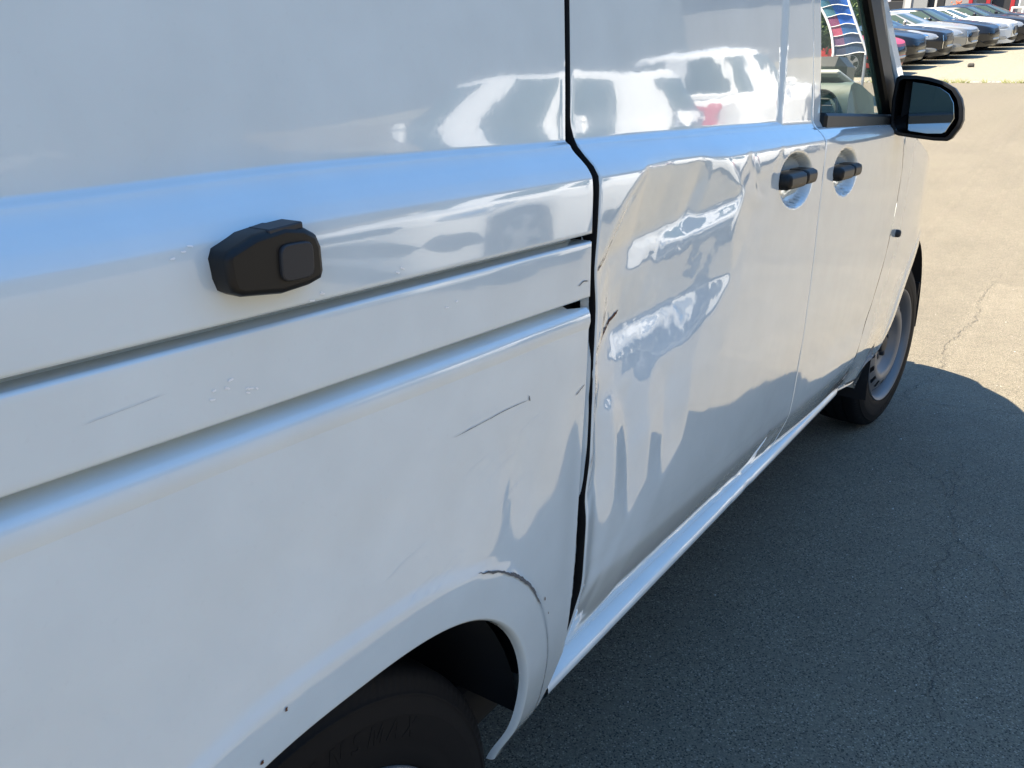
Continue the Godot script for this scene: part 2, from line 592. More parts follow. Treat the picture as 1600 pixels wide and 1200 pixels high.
func _ready() -> void:
	rng.seed = 7
	nz.seed = 3
	nz.frequency = 0.05
	# ---- camera, sky, sun, exposure
	var cam := Camera3D.new()
	cam.name = "camera"
	cam.fov = 48.23
	cam.near = 0.02
	cam.far = 1500.0
	cam.transform = Transform3D(Basis(Vector3(0.83102551, 0.01374387, -0.55606447), Vector3(-0.18793735, 0.94784163, -0.25744087), Vector3(0.52352282, 0.31844522, 0.79026356)), Vector3(0.48735, 1.24586, 0.46052))
	add_child(cam)
	cam.make_current()
	var env := Environment.new()
	env.background_mode = Environment.BG_SKY
	var sky := Sky.new()
	var sm := ProceduralSkyMaterial.new()
	sm.sky_top_color = Color(0.41, 0.62, 0.87)
	sm.sky_horizon_color = Color(0.62, 0.80, 0.93)
	sm.sky_curve = 0.12
	sm.ground_horizon_color = Color(0.62, 0.66, 0.70)
	sm.ground_bottom_color = Color(0.35, 0.33, 0.30)
	sm.sky_energy_multiplier = 0.70
	sky.sky_material = sm
	env.sky = sky
	env.tonemap_mode = Environment.TONE_MAPPER_LINEAR
	env.tonemap_exposure = 3.8
	env.sdfgi_enabled = true
	env.ssao_enabled = true
	env.ssil_enabled = true
	var we := WorldEnvironment.new()
	we.name = "world_environment"
	we.environment = env
	add_child(we)
	var sun := DirectionalLight3D.new()
	sun.name = "sun"
	sun.light_energy = 1.6
	sun.light_color = Color(1.0, 0.95, 0.86)
	sun.light_angular_distance = 0.5
	sun.shadow_enabled = true
	add_child(sun)
	sun.look_at_from_position(Vector3.ZERO, Vector3(0.50, -1.0, -0.335), Vector3.UP)

	prof_lut = lut([[0.1, -0.17], [0.25, -0.10], [0.35, -0.072], [0.43, -0.034], [0.48, -0.022], [0.54, -0.012], [0.60, -0.006], [0.68, -0.001], [0.78, 0.002], [0.90, 0.0025], [1.0, 0.0012], [1.09, 0.0], [1.135, -0.0008], [1.155, -0.0025], [1.166, -0.0085], [1.176, -0.0185], [1.184, -0.0280], [1.190, -0.0330], [1.196, -0.0348], [1.25, -0.0370], [1.4, -0.0455], [1.55, -0.062], [1.70, -0.092], [1.78, -0.128], [1.83, -0.165], [1.87, -0.225], [1.895, -0.32]], 0.1, 1.9, 0.001)
	plan_lut = lut([[-3.95, -0.60], [-3.9, -0.50], [-3.8, -0.36], [-3.7, -0.27], [-3.55, -0.18], [-3.4, -0.108], [-3.2, -0.062], [-3.0, -0.028], [-2.8, -0.010], [-2.5, -0.002], [-2.2, 0.0], [0.6, 0.0], [1.15, -0.02]], -3.95, 1.2, 0.005)
	# the shoulder crease sinks a little towards the tail
	belt_lut = lut([[-4.0, 0.010], [-2.4, 0.010], [-1.26, 0.0075], [-0.44, 0.0], [-0.04, -0.0035], [0.21, -0.0115], [0.6, -0.02], [1.2, -0.03]], -4.0, 1.2, 0.01)
	make_dents()
	make_materials()
	make_ground()
	make_van()
	make_lot()

# ---------------------------------------------------------------- materials
func tex_from(w: int, f: Callable, mip := true) -> ImageTexture:
	var im := Image.create(w, w, false, Image.FORMAT_RGB8)
	for y in w:
		for x in w:
			im.set_pixel(x, y, f.call(x, y))
	if mip:
		im.generate_mipmaps()
	return ImageTexture.create_from_image(im)

func noise_img(w: int, freq: float, seed_n: int, kind := FastNoiseLite.TYPE_SIMPLEX_SMOOTH, ret := 0, oct := 1) -> PackedByteArray:
	var f := FastNoiseLite.new()
	f.seed = seed_n
	f.noise_type = kind
	f.frequency = freq
	if kind == FastNoiseLite.TYPE_CELLULAR:
		f.cellular_return_type = ret
	f.fractal_octaves = oct
	f.fractal_type = FastNoiseLite.FRACTAL_FBM if oct > 1 else FastNoiseLite.FRACTAL_NONE
	var im := f.get_seamless_image(w, w)
	im.convert(Image.FORMAT_L8)
	return im.get_data()

func grain_texture(w: int, cell: float, seed_n: int) -> Array:
	# stones of several tones in a binder: colour and a normal map of the same stones
	var d := noise_img(w, cell, seed_n, FastNoiseLite.TYPE_CELLULAR, FastNoiseLite.RETURN_DISTANCE)
	var val := noise_img(w, cell, seed_n, FastNoiseLite.TYPE_CELLULAR, FastNoiseLite.RETURN_CELL_VALUE)
	var big := noise_img(w, 0.02, seed_n + 5, FastNoiseLite.TYPE_SIMPLEX_SMOOTH, 0, 4)
	var fine := noise_img(w, 0.35, seed_n + 9)
	var col := PackedByteArray()
	col.resize(w * w * 3)
	var hg := PackedByteArray()
	hg.resize(w * w)
	for k in w * w:
		var stone := 1.0 - smoothstep(70.0, 190.0, float(d[k]))
		var t := float(val[k]) / 255.0
		var tone := 0.64 + 0.25 * t * stone + 0.10 * (float(big[k]) / 255.0 - 0.5) + 0.12 * (float(fine[k]) / 255.0 - 0.5)
		if t > 0.93:
			tone += 0.33 * stone
		elif t < 0.12:
			tone -= 0.28 * stone
		col[k * 3] = int(clampf(tone + 0.01, 0, 1) * 255)
		col[k * 3 + 1] = int(clampf(tone, 0, 1) * 255)
		col[k * 3 + 2] = int(clampf(tone - 0.015 - 0.03 * t, 0, 1) * 255)
		hg[k] = int(clampf(stone * 0.7 + 0.3 * float(fine[k]) / 255.0, 0, 1) * 255)
	var im := Image.create_from_data(w, w, false, Image.FORMAT_RGB8, col)
	var nm := Image.create_from_data(w, w, false, Image.FORMAT_L8, hg)
	nm.convert(Image.FORMAT_RGBA8)
	nm.bump_map_to_normal_map(1.6)
	return [ImageTexture.create_from_image(im), ImageTexture.create_from_image(nm)]

func make_materials() -> void:
	# white van enamel with a faint dust of grime over it
	var w := mat("van_white", Color(0.705, 0.775, 0.80), 0.07, 0.0, 1.0)
	var b1 := noise_img(512, 0.012, 21, FastNoiseLite.TYPE_SIMPLEX_SMOOTH, 0, 5)
	var b2 := noise_img(512, 0.2, 22)
	var col := PackedByteArray()
	col.resize(512 * 512 * 3)
	for k in 512 * 512:
		var g := 0.955 + 0.035 * float(b1[k]) / 255.0
		if b2[k] > 236:
			g -= 0.012
		col[k * 3] = int(g * 255)
		col[k * 3 + 1] = int((g - 0.002) * 255)
		col[k * 3 + 2] = int((g - 0.006) * 255)
	w.albedo_texture = ImageTexture.create_from_image(Image.create_from_data(512, 512, false, Image.FORMAT_RGB8, col))
	var pk := noise_img(512, 0.20, 23)
	var pi := Image.create_from_data(512, 512, false, Image.FORMAT_L8, pk)
	pi.convert(Image.FORMAT_RGBA8)
	pi.bump_map_to_normal_map(1.0)
	w.normal_enabled = true
	w.normal_texture = ImageTexture.create_from_image(pi)
	w.normal_scale = 0.012
	w.uv1_triplanar = true
	w.uv1_scale = Vector3(1.3, 1.3, 1.3)
	mat("black_plastic", Color(0.0075, 0.0075, 0.008), 0.45).metallic_specular = 0.4
	mat("black_gloss", Color(0.008, 0.008, 0.009), 0.12)
	mat("grey_plastic", Color(0.03, 0.03, 0.033), 0.5).metallic_specular = 0.4
	mat("rubber", Color(0.007, 0.007, 0.008), 0.65).metallic_specular = 0.3
	mat("dark", Color(0.006, 0.006, 0.007), 0.9)
	mat("steel_wheel", Color(0.17, 0.17, 0.175), 0.42, 0.25)
	mat("mirror", Color(0.50, 0.55, 0.56), 0.02, 1.0)
	mat("dash", Color(0.065, 0.095, 0.082), 0.6)
	mat("rust", Color(0.10, 0.035, 0.015), 0.8)
	mat("scuff", Color(0.10, 0.10, 0.10), 0.8)
	mat("faint", Color(0.42, 0.46, 0.50), 0.5)
	mat("chrome", Color(0.8, 0.8, 0.8), 0.08, 1.0)
	mat("lamp", Color(0.36, 0.38, 0.41), 0.08, 0.3, 1.0)
	mat("car_glass", Color(0.045, 0.065, 0.052), 0.06, 0.0, 0.0)
	mat("seat_cloth", Color(0.03, 0.03, 0.033), 0.9)
	glass("van_glass", Color(0.55, 0.75, 0.66), 0.10)

# ---------------------------------------------------------------- ground
func make_ground() -> void:
	var xs := PackedFloat32Array()
	var zs := PackedFloat32Array()
	var x := -1.0
	while x < 1.6:
		xs.append(x)
		x += 0.012 if x > -0.2 and x < 0.25 else 0.035
	for e in [1.8, 2.1, 2.5, 3, 3.6, 4.4, 5.5, 7, 9, 12, 16, 22, 30, 45, 70, 120, 220, 420]:
		xs.append(e)
	for e in [-1.3, -1.8, -2.5, -3.5, -5, -7, -10, -15, -22, -32, -50, -90, -180, -420]:
		xs.append(e)
	var z := -7.0
	while z < 0.6:
		zs.append(z)
		z += 0.012 if z > -1.75 and z < -1.3 else 0.035
	for e in [0.8, 1.2, 2, 3, 5, 8, 14, 25, 50, 120, 420]:
		zs.append(e)
	z = -7.2
	while z > -14.0:
		zs.append(z)
		z -= 0.25
	for e in [-15, -17, -19, -21, -22.4, -22.6, -25, -27, -30, -35, -40, -50, -60, -70, -80, -84, -86, -100, -150, -420]:
		zs.append(e)
	xs.sort()
	zs.sort()
	var P := PackedVector3Array()
	var C := PackedColorArray()
	var n1 := FastNoiseLite.new()
	n1.seed = 4
	n1.frequency = 0.9
	n1.fractal_octaves = 4
	for zz in zs:
		for xx in xs:
			P.append(Vector3(xx, hgt(zz), zz))
			var k := 1.0 + 0.10 * n1.get_noise_2d(xx, zz) + 0.08 * n1.get_noise_2d(xx * 5.0 + 50.0, zz * 5.0)
			var cc := Color(0.252, 0.224, 0.178) * k
			# rectangular relaid patch, a little paler
			if xx > -0.03 and xx < 1.9 and zz < -3.45 and zz > -6.45:
				cc = cc * 1.09
			C.append(Color(cc.r, cc.g, cc.b, 1.0))
	var mb := MB.new()
	mb.grid(P, xs.size(), zs.size(), Vector3.UP, false, C)
	var m := StandardMaterial3D.new()
	m.resource_name = "asphalt"
	var tx := grain_texture(1024, 0.11, 11)
	m.albedo_texture = tx[0]
	m.normal_enabled = true
	m.normal_texture = tx[1]
	m.normal_scale = 0.9
	m.vertex_color_use_as_albedo = true
	m.uv1_triplanar = true
	m.uv1_world_triplanar = true
	m.uv1_scale = Vector3(2.6, 2.6, 2.6)
	m.roughness = 0.85
	mats["asphalt"] = m
	structure(part("asphalt_ground", mb, m, self))
	# concrete lot uphill of the seam
	var P2 := PackedVector3Array()
	var C2 := PackedColorArray()
	var lz := [-22.5, -25, -27, -30, -33, -36, -40, -44, -48, -52, -56, -60, -66, -72, -78, -84]
	var lx := [-40, -30, -22, -16, -12, -9, -7, -5, -4, -3, -2, -1, 0, 1, 2, 3, 5, 8, 12, 18, 26, 40]
	for a in lz:
		for b in lx:
			P2.append(Vector3(b, hgt(a) + 0.03, a + (0.12 * n1.get_noise_1d(b * 9.0) if a > -23 else 0.0)))
			var k := 1.0 + 0.12 * n1.get_noise_2d(b, a)
			C2.append(Color(0.385 * k, 0.36 * k, 0.295 * k))
	var mc := MB.new()
	mc.grid(P2, lx.size(), lz.size(), Vector3.UP, false, C2)
	var P3 := PackedVector3Array()
	for i in lx.size():
		P3.append(P2[i])
	for i in lx.size():
		P3.append(P2[i] - Vector3(0, 0.08, 0))
	mc.grid(P3, lx.size(), 2, Vector3(0, 0, 1))
	var m2: StandardMaterial3D = m.duplicate()
	m2.resource_name = "concrete"
	m2.uv1_scale = Vector3(0.9, 0.9, 0.9)
	m2.normal_scale = 0.4
	structure(part("concrete_lot", mc, m2, self))
	# weeds in the seam
	var wb := MB.new()
	for i in 260:
		var wx := rng.randf_range(-4.6, 1.0)
		var clump := n1.get_noise_1d(wx * 3.0)
		if clump < -0.05:
			continue
		var b0 := on_ground(wx, -22.42 + rng.randf_range(-0.05, 0.06))
		for q in 5:
			var dirn := Vector3(rng.randf_range(-1, 1), rng.randf_range(0.5, 1.3), rng.randf_range(-0.6, 1)).normalized() * rng.randf_range(0.05, 0.14)
			var sd := Vector3(rng.randf_range(-1, 1), 0, rng.randf_range(-1, 1)).normalized() * 0.012
			wb.tri(b0 - sd, b0 + sd, b0 + dirn, Vector3(0, 0.5, 0.85).normalized())
	var weeds := part("seam_weeds", wb, mat("weed", Color(0.16, 0.17, 0.06), 0.8), self)
	weeds.set_meta("kind", "stuff")
	tag(weeds, "dry weeds growing along the seam between asphalt and concrete", "weeds")
	# cracks: narrow dark strips that wander
	var cracks := [
		[[-0.06, -3.52], [0.02, -4.0], [-0.03, -4.6], [0.03, -5.3], [-0.02, -5.9], [0.0, -6.5]],
		[[-0.06, -3.5], [0.15, -3.49], [0.4, -3.57], [0.7, -3.53], [1.1, -3.56], [1.9, -3.5]],
		[[0.0, -6.48], [0.4, -6.5], [0.9, -6.44], [1.9, -6.5]],
		[[0.25, -2.9], [0.28, -2.5], [0.33, -2.2], [0.31, -1.9], [0.36, -1.6], [0.42, -1.3]],
		[[0.33, -2.2], [0.45, -2.1], [0.52, -1.9]],
		[[0.1, -2.75], [0.22, -2.62], [0.27, -2.5]],
		[[1.2, -5.0], [1.6, -4.2], [1.7, -3.2], [2.1, -2.2]]]
	for cr in cracks:
		var cb := MB.new()
		var cv := Curve2D.new()
		for p in cr:
			cv.add_point(Vector2(p[0], p[1]))
		var L := cv.get_baked_length()
		var mm := int(L / 0.012)
		var Q := PackedVector3Array()
		for j in 2:
			for i in mm:
				var f := L * i / (mm - 1)
				var p := cv.sample_baked(f)
				var t := (cv.sample_baked(minf(L, f + 0.01)) - cv.sample_baked(maxf(0, f - 0.01))).normalized()
				var nn := Vector2(-t.y, t.x)
				var wv := nn * (n1.get_noise_2d(f * 12.0, cr[0][0] * 50.0) * 0.035 + n1.get_noise_2d(f * 70.0, 7.0) * 0.01)
				var wd := (0.0009 + 0.0022 * maxf(0.0, 0.25 + n1.get_noise_2d(f * 20.0, cr[0][1] * 9.0))) * (0.6 if cr.size() < 4 or cr[0][1] == -2.9 else 1.0)
				p += wv + nn * wd * (j - 0.5) * 2.0
				Q.append(Vector3(p.x, hgt(p.y) + 0.004, p.y))
		cb.grid(Q, mm, 2, Vector3.UP)
		structure(part("pavement_crack", cb, mat("crack", Color(0.055, 0.05, 0.045), 0.95), self))
	# loose grit near the van
	var gm := MB.new()
	gm.box(Vector3.ZERO, Vector3(1, 0.7, 0.8), 0.25)
	var mmx := MultiMesh.new()
	mmx.transform_format = MultiMesh.TRANSFORM_3D
	mmx.use_colors = true
	mmx.mesh = gm.mesh()
	mmx.instance_count = 900
	for i in 900:
		var s := rng.randf_range(0.0012, 0.0045) * (1.0 if i % 40 else 2.2)
		var px := rng.randf_range(-0.2, 2.2)
		var pz := rng.randf_range(-6.5, 0.2)
		mmx.set_instance_transform(i, Transform3D(Basis(Vector3.UP, rng.randf() * TAU).scaled(Vector3(s, s, s)), Vector3(px, hgt(pz) + s * 0.3, pz)))
		var g := rng.randf_range(0.15, 0.6)
		mmx.set_instance_color(i, Color(g, g * 0.95, g * 0.85))
	var gi := MultiMeshInstance3D.new()
	gi.name = "loose_grit"
	gi.multimesh = mmx
	var gmat := mat("grit", Color(1, 1, 1), 0.9)
	gmat.vertex_color_use_as_albedo = true
	gi.material_override = gmat
	add_child(gi, true)
	gi.set_meta("kind", "stuff")
	tag(gi, "pale loose grit scattered over the asphalt beside the van", "grit")

# ---------------------------------------------------------------- the van
const ZG := -0.442      # rear edge of the sliding door opening
const ZD := -0.464      # rear edge of the sliding door
const ZF := -1.457      # sliding door / front door shut line
const TAIL := 1.12
const ARCH := 0.337
const MIR := -1.86      # x -> MIR - x gives the far side

func quarter_x(y: float, z: float) -> float:
	return side_x(y, z) + wave(y, z) + stamp(y, z, 0.95, -0.55)

func belt_rows(v: float, lo: float, hi: float) -> float:
	# rows set close where the shoulder crease is
	if v < 0.2:
		return lerpf(lo, 1.145, v / 0.2)
	if v < 0.65:
		return lerpf(1.145, 1.215, (v - 0.2) / 0.45)
	return lerpf(1.215, hi, (v - 0.65) / 0.35)

func edge_z(y: float) -> float:
	# rear edge of the sliding door, pushed forward by the blow below the rail
	return ZD - 0.011 * smoothstep(1.06, 0.98, y) - 0.008 * exp(-pow((y - 0.58) / 0.07, 2.0))

func lean(y: float) -> float:
	return 0.24 * maxf(0.0, y - 1.20)

func make_van() -> void:
	var W: Material = mats["van_white"]
	var K: Material = mats["black_plastic"]
	var van := thing("panel_van", "white panel van with a dented sliding door, filling the left of the picture", "van")
	# --- rear quarter, in three strips with a groove and the door rail between them
	var mb := MB.new()
	panel(mb, 120, 120, func(u, v):
		var y := belt_rows(v, 1.094, 1.809)
		return Vector3(quarter_x(y, lerpf(TAIL, ZG, u)), y, lerpf(TAIL, ZG, u)), Vector3.RIGHT, [0, 1, 1, 0])
	var quarter := part("rear_quarter_panel", mb, W, van)
	mb = MB.new()
	panel(mb, 60, 14, func(u, v): return Vector3(side_x(lerpf(1.0175 + 0.008 * clampf((lerpf(TAIL, ZG, u) + 0.44) / 0.66, 0.0, 1.6), 1.0805, v), 0.0) + wave(lerpf(1.0175 + 0.008 * clampf((lerpf(TAIL, ZG, u) + 0.44) / 0.66, 0.0, 1.6), 1.0805, v), lerpf(TAIL, ZG, u)), lerpf(1.0175 + 0.008 * clampf((lerpf(TAIL, ZG, u) + 0.44) / 0.66, 0.0, 1.6), 1.0805, v), lerpf(TAIL, ZG, u)), Vector3.RIGHT, [0, 1, 1, 1], 0.03)
	part("rail_cover", mb, W, van)
	# groove floor behind the upper joint and the rail channel with its sloping shelf
	mb = MB.new()
	var P := PackedVector3Array()
	var ch := [[-0.022, 1.104], [-0.026, 1.088], [-0.020, 1.079], [-0.010, 1.076]]
	for q in ch:
		P.append(Vector3(q[0], q[1], TAIL))
		P.append(Vector3(q[0], q[1], ZG + 0.01))
	mb.grid(P, 2, 4, Vector3.RIGHT)
	P = PackedVector3Array()
	ch = [[-0.034, 1.04], [-0.032, 1.019], [-0.029, 1.0135], [-0.022, 1.0095], [-0.011, 1.0050], [-0.004, 1.0020], [0.0003, 0.9985], [0.0022, 0.9935], [0.0030, 0.985], [0.0004, 0.974]]
	for q in ch:
		for i in 12:
			var f := float(i) / 11
			var zz := lerpf(TAIL, ZG + (0.034 if q[0] < -0.006 else -0.001), f)
			P.append(Vector3(q[0], q[1] + 0.007 * clampf((zz + 0.44) / 0.66, 0.0, 1.6), zz))
	mb.grid(P, 12, ch.size(), Vector3(1, 0.6, 0))
	var rail := part("door_rail", mb, W, van)
	mb = MB.new()
	mb.tube([Vector3(-0.03, 1.0125, ZG + 0.10), Vector3(-0.027, 1.0095, ZG + 0.085), Vector3(-0.022, 1.0075, ZG + 0.03), Vector3(-0.03, 1.011, ZG + 0.004)], [0.0012, 0.002, 0.0028, 0.003])
	part("rail_end_stop", mb, K, rail)
	# lower quarter with the wheel arch
	mb = MB.new()
	var qx := func(y, z): return rear_flare(y, z) + wave(y, z) * 1.5 - 0.0022 * exp(-pow((z + 0.285) / 0.020, 2.0) - pow((y - 0.83) / 0.06, 2.0)) + 0.0016 * exp(-pow((z + 0.245) / 0.022, 2.0) - pow((y - 0.82) / 0.05, 2.0)) - 0.004 * exp(-pow((z + 0.44) / 0.035, 2.0) - pow((y - 0.76) / 0.16, 2.0))
	polar(mb, -0.015, ARCH, 0.39, 2.8, [Vector2(ZG, 0.984), Vector2(0.22, 0.991), Vector2(TAIL, 0.995), Vector2(TAIL, 0.26), Vector2(0.0, 0.26), Vector2(-0.352, 0.343), Vector2(-0.405, 0.42), Vector2(ZG, 0.50)], deg_to_rad(3), deg_to_rad(192), qx, 36, 0.011)
	var lower := part("lower_quarter_panel", mb, W, van)
	# edge of the lower quarter along the shut line
	mb = MB.new()
	P = PackedVector3Array()
	for k in 4:
		for i in 40:
			var y := lerpf(0.50, 0.984, float(i) / 39)
			P.append(Vector3(side_x(y, ZG) + float(qx.call(y, ZG)) - [0.0, 0.0009, 0.0035, 0.03][k], y, ZG - [0.0, 0.002, 0.003, 0.003][k]))
	mb.grid(P, 40, 4, Vector3(1, 0, -1))
	part("panel_edge", mb, W, lower)
	# dark door jamb behind the gap
	mb = MB.new()
	P = PackedVector3Array()
	for q in [[-0.10, -0.40], [-0.045, -0.41], [-0.045, -0.52], [-0.10, -0.53]]:
		for i in 40:
			var y := lerpf(0.46, 1.78, i / 39.0)
			P.append(Vector3(side_x(y, q[1]) + q[0], y, q[1]))
	mb.grid(P, 40, 4, Vector3.RIGHT)
	part("door_jamb", mb, mats["dark"], van)
	# --- sliding door
	var door := Node3D.new()
	door.name = "sliding_door"
	van.add_child(door)
	door.set_meta("label", "crumpled white sliding door with torn paint at its rear edge")
	mb = MB.new()
	panel(mb, 250, 182, func(u, v):
		var y := lerpf(0.447, 1.191, v)
		var z := lerpf(edge_z(y), ZF + 0.0025, u)
		return Vector3(door_x(y, z), y, z), Vector3.RIGHT, [1, 1, 1, 0])
	panel(mb, 120, 70, func(u, v):
		var y: float = 1.191 + 0.59 * pow(v, 1.6)
		var z := lerpf(lerpf(ZD, ZD + 0.009, smoothstep(1.195, 1.22, y)), ZF + 0.0025 + lean(y), u)
		return Vector3(side_x(y, z) + wave(y, z) + stamp(y, z, -0.40, -1.245), y, z), Vector3.RIGHT, [1, 1, 0, 1])
	part("door_skin", mb, W, door)
	mb = MB.new()
	P = PackedVector3Array()
	for k in 4:
		for i in 120:
			var y := lerpf(0.462, 1.775, i / 119.0)
			P.append(Vector3((door_x(y, edge_z(y)) if y < 1.18 else side_x(y, ZD)) - (([0.0045, 0.0055, 0.012, 0.03] if y > 1.2 else [0.0014, 0.0030, 0.012, 0.03])[k]), y, (edge_z(y) if y < 1.18 else lerpf(ZD, ZD + 0.009, smoothstep(1.195, 1.22, y))) + [0.0036, 0.0052, 0.0056, 0.0045][k]))
	mb.grid(P, 120, 4, Vector3(0.3, 0, 1))
	part("door_seal", mb, mats["rubber"], door)
	handle(door, -1.268, W)
	# --- front door with its window opening
	var fd := Node3D.new()
	fd.name = "front_door"
	van.add_child(fd)
	mb = MB.new()
	panel(mb, 150, 120, func(u, v):
		var y := lerpf(0.447, 1.191, v)
		var z := lerpf(ZF - 0.0025, fd_front(y) + 0.0025, u)
		return Vector3(side_x(y, z) + cup(y, z, -1.655, 1.09) + wave(y, z), y, z), Vector3.RIGHT, [1, 1, 1, 0])
	panel(mb, 14, 50, func(u, v):
		var y: float = 1.191 + 0.59 * v
		var z := lerpf(ZF - 0.0025 + lean(y), -1.530 + lean(y), u)
		return Vector3(side_x(y, z) - 0.004 * smoothstep(-1.468, -1.476, z - lean(y)), y, z), Vector3.RIGHT, [1, 1, 0, 1])
	part("door_skin", mb, W, fd)
	handle(fd, -1.655, W)
	# window frame of the front door, black
	mb = MB.new()
	var fr := func(bb, y0, z0, y1, z1, wd, th, inx):
		var a := Vector3(side_x(y0, z0) + inx, y0, z0)
		var b := Vector3(side_x(y1, z1) + inx, y1, z1)
		var d := (b - a).normalized()
		var s := d.cross(Vector3.RIGHT).normalized()
		bb.box((a + b) * 0.5, Vector3(th, wd, a.distance_to(b)), 0.006, Basis(s.cross(d), s, d).orthonormalized())
	fr.call(mb, 1.203, -1.525, 1.193, -2.30, 0.034, 0.03, -0.004)
	fr.call(mb, 1.19, -2.255, 1.74, -1.77, 0.075, 0.034, -0.012)
	fr.call(mb, 1.20, -1.536, 1.75, -1.404, 0.014, 0.02, -0.012)
	part("window_frame", mb, K, fd)
	mb = MB.new()
	P = PackedVector3Array()
	for q in [[1.19, -1.53], [1.19, -2.22], [1.74, -1.40], [1.74, -1.78]]:
		P.append(Vector3(side_x(q[0], q[1]) - 0.018, q[0], q[1]))
	mb.grid(P, 2, 2, Vector3.RIGHT)
	part("window_glass", mb, mats["van_glass"], fd)
	mb = MB.new()
	mb.box(Vector3(-0.09, 0.84, -1.9), Vector3(0.03, 0.72, 0.74), 0.01)
	part("inner_trim", mb, mats["grey_plastic"], fd)
	door_mirror(fd)
	# --- fixed quarter window and the windscreen pillar
	mb = MB.new()
	fr.call(mb, 1.175, -2.385, 1.80, -1.84, 0.050, 0.05, -0.016)
	part("windscreen_pillar", mb, W, van)
	mb = MB.new()
	P = PackedVector3Array()
	for q in [[1.186, -2.285], [1.186, -2.36], [1.60, -1.935], [1.60, -1.99]]:
		P.append(Vector3(side_x(q[0], q[1]) - 0.007, q[0], q[1]))
	mb.grid(P, 2, 2, Vector3.RIGHT)
	part("quarter_window", mb, mats["black_gloss"], van)
	# --- front wing
	mb = MB.new()
	var rear_edge := []
	for i in 14:
		var y := lerpf(0.447, 1.172, i / 13.0)
		rear_edge.append(Vector2(fd_front(y) - 0.0035, y))
	var wing_poly := rear_edge.duplicate()
	wing_poly.append_array([Vector2(-2.6, 1.125), Vector2(-3.0, 1.045), Vector2(-3.3, 0.965), Vector2(-3.58, 0.87), Vector2(-3.58, 0.26), Vector2(-2.62, 0.275), Vector2(-2.50, 0.335), Vector2(-2.25, 0.40), Vector2(-2.05, 0.43)])
	var fx := func(y, z): return front_flare(y, z) * (1.0 - smoothstep(-3.25, -3.5, z)) + wave(y, z)
	polar(mb, -3.08, 0.45, 0.41, 2.3, wing_poly, deg_to_rad(-8), deg_to_rad(188), fx, 30)
	var wing := part("front_wing", mb, W, van)
	mb = MB.new()
	mb.lathe([[-0.01, 0.012], [0.006, 0.012], [0.012, 0.009], [0.014, 0.0]], Vector3(side_x(0.86, -2.37) + 0.001, 0.862, -2.395), Basis.IDENTITY, 20)
	part("side_repeater", mb, mats["grey_plastic"], wing)
	# --- sill
	mb = MB.new()
	P = PackedVector3Array()
	var sec := [[-0.09, 0.457], [-0.062, 0.449], [-0.050, 0.4430], [-0.045, 0.4405], [-0.040, 0.4370], [-0.0365, 0.4315], [-0.0365, 0.4235], [-0.041, 0.4150], [-0.056, 0.402], [-0.10, 0.38], [-0.2, 0.36]]
	for k in sec.size():
		for i in 90:
			var z := lerpf(-0.437, -2.15, i / 89.0)
			var e := smoothstep(-2.06, -2.15, z)
			var knock := 0.0022 * exp(-pow((z + 1.30) / 0.02, 2.0)) + 0.002 * exp(-pow((z + 1.18) / 0.008, 2.0))
			P.append(Vector3(sec[k][0] - e * 0.012 - knock * (1.0 if k > 2 else 0.0), sec[k][1] + e * 0.004 - knock * 0.4, z))
	mb.grid(P, 90, sec.size(), Vector3.RIGHT)
	part("sill", mb, W, van)
	# --- marks in the paint
	var lx := func(y, z): return side_x(y, z) + float(qx.call(y, z))
	var sx := func(y, z): return side_x(y, z) + wave(y, z)
	for q in [["paint_scratch", lower, "scuff", 0.0008, lx, [[0.923, -0.307], [0.9245, -0.26], [0.9235, -0.21], [0.923, -0.168]]],
			["paint_scratch", lower, "scuff", 0.002, lx, [[0.928, -0.306], [0.921, -0.308]]],
			["paint_scratch", lower, "scuff", 0.0016, lx, [[0.905, -0.438], [0.902, -0.428], [0.897, -0.415]]],
			["paint_scratch", quarter, "scuff", 0.0017, sx, [[1.037, -0.436], [1.038, -0.425], [1.034, -0.412]]],
			["paint_scratch", quarter, "faint", 0.0004, sx, [[1.052, 0.20], [1.056, 0.14]]],
			["paint_tear", door, "rust", 0.007, door_x, [[0.966, -0.585], [0.958, -0.560], [0.946, -0.535], [0.938, -0.515]]],
			["paint_tear", door, "rust", 0.0024, door_x, [[0.938, -0.512], [0.930, -0.505], [0.921, -0.486], [0.922, -0.470]]],
			["paint_tear", door, "rust", 0.0038, door_x, [[1.058, -0.510], [1.051, -0.492], [1.046, -0.478], [1.043, -0.466]]],
			["paint_tear", door, "rust", 0.0024, door_x, [[0.800, -0.482], [0.788, -0.474], [0.778, -0.468]]],
			["paint_tear", door, "rust", 0.0015, door_x, [[0.86, -0.49], [0.84, -0.486], [0.83, -0.49]]],
			["rust_spot", lower, "rust", 0.004, lx, [[0.762, 0.07], [0.758, 0.071]]],
			["rust_spot", lower, "rust", 0.004, lx, [[0.728, 0.098], [0.724, 0.099]]],
			["rust_spot", lower, "rust", 0.003, lx, [[0.640, -0.358], [0.634, -0.360]]],
			["rust_spot", lower, "rust", 0.002, lx, [[0.610, -0.372], [0.606, -0.373]]]]:
		mb = MB.new()
		ribbon(mb, q[5], q[3], q[4], 0.0009)
		part(q[0], mb, mats[q[2]], q[1])
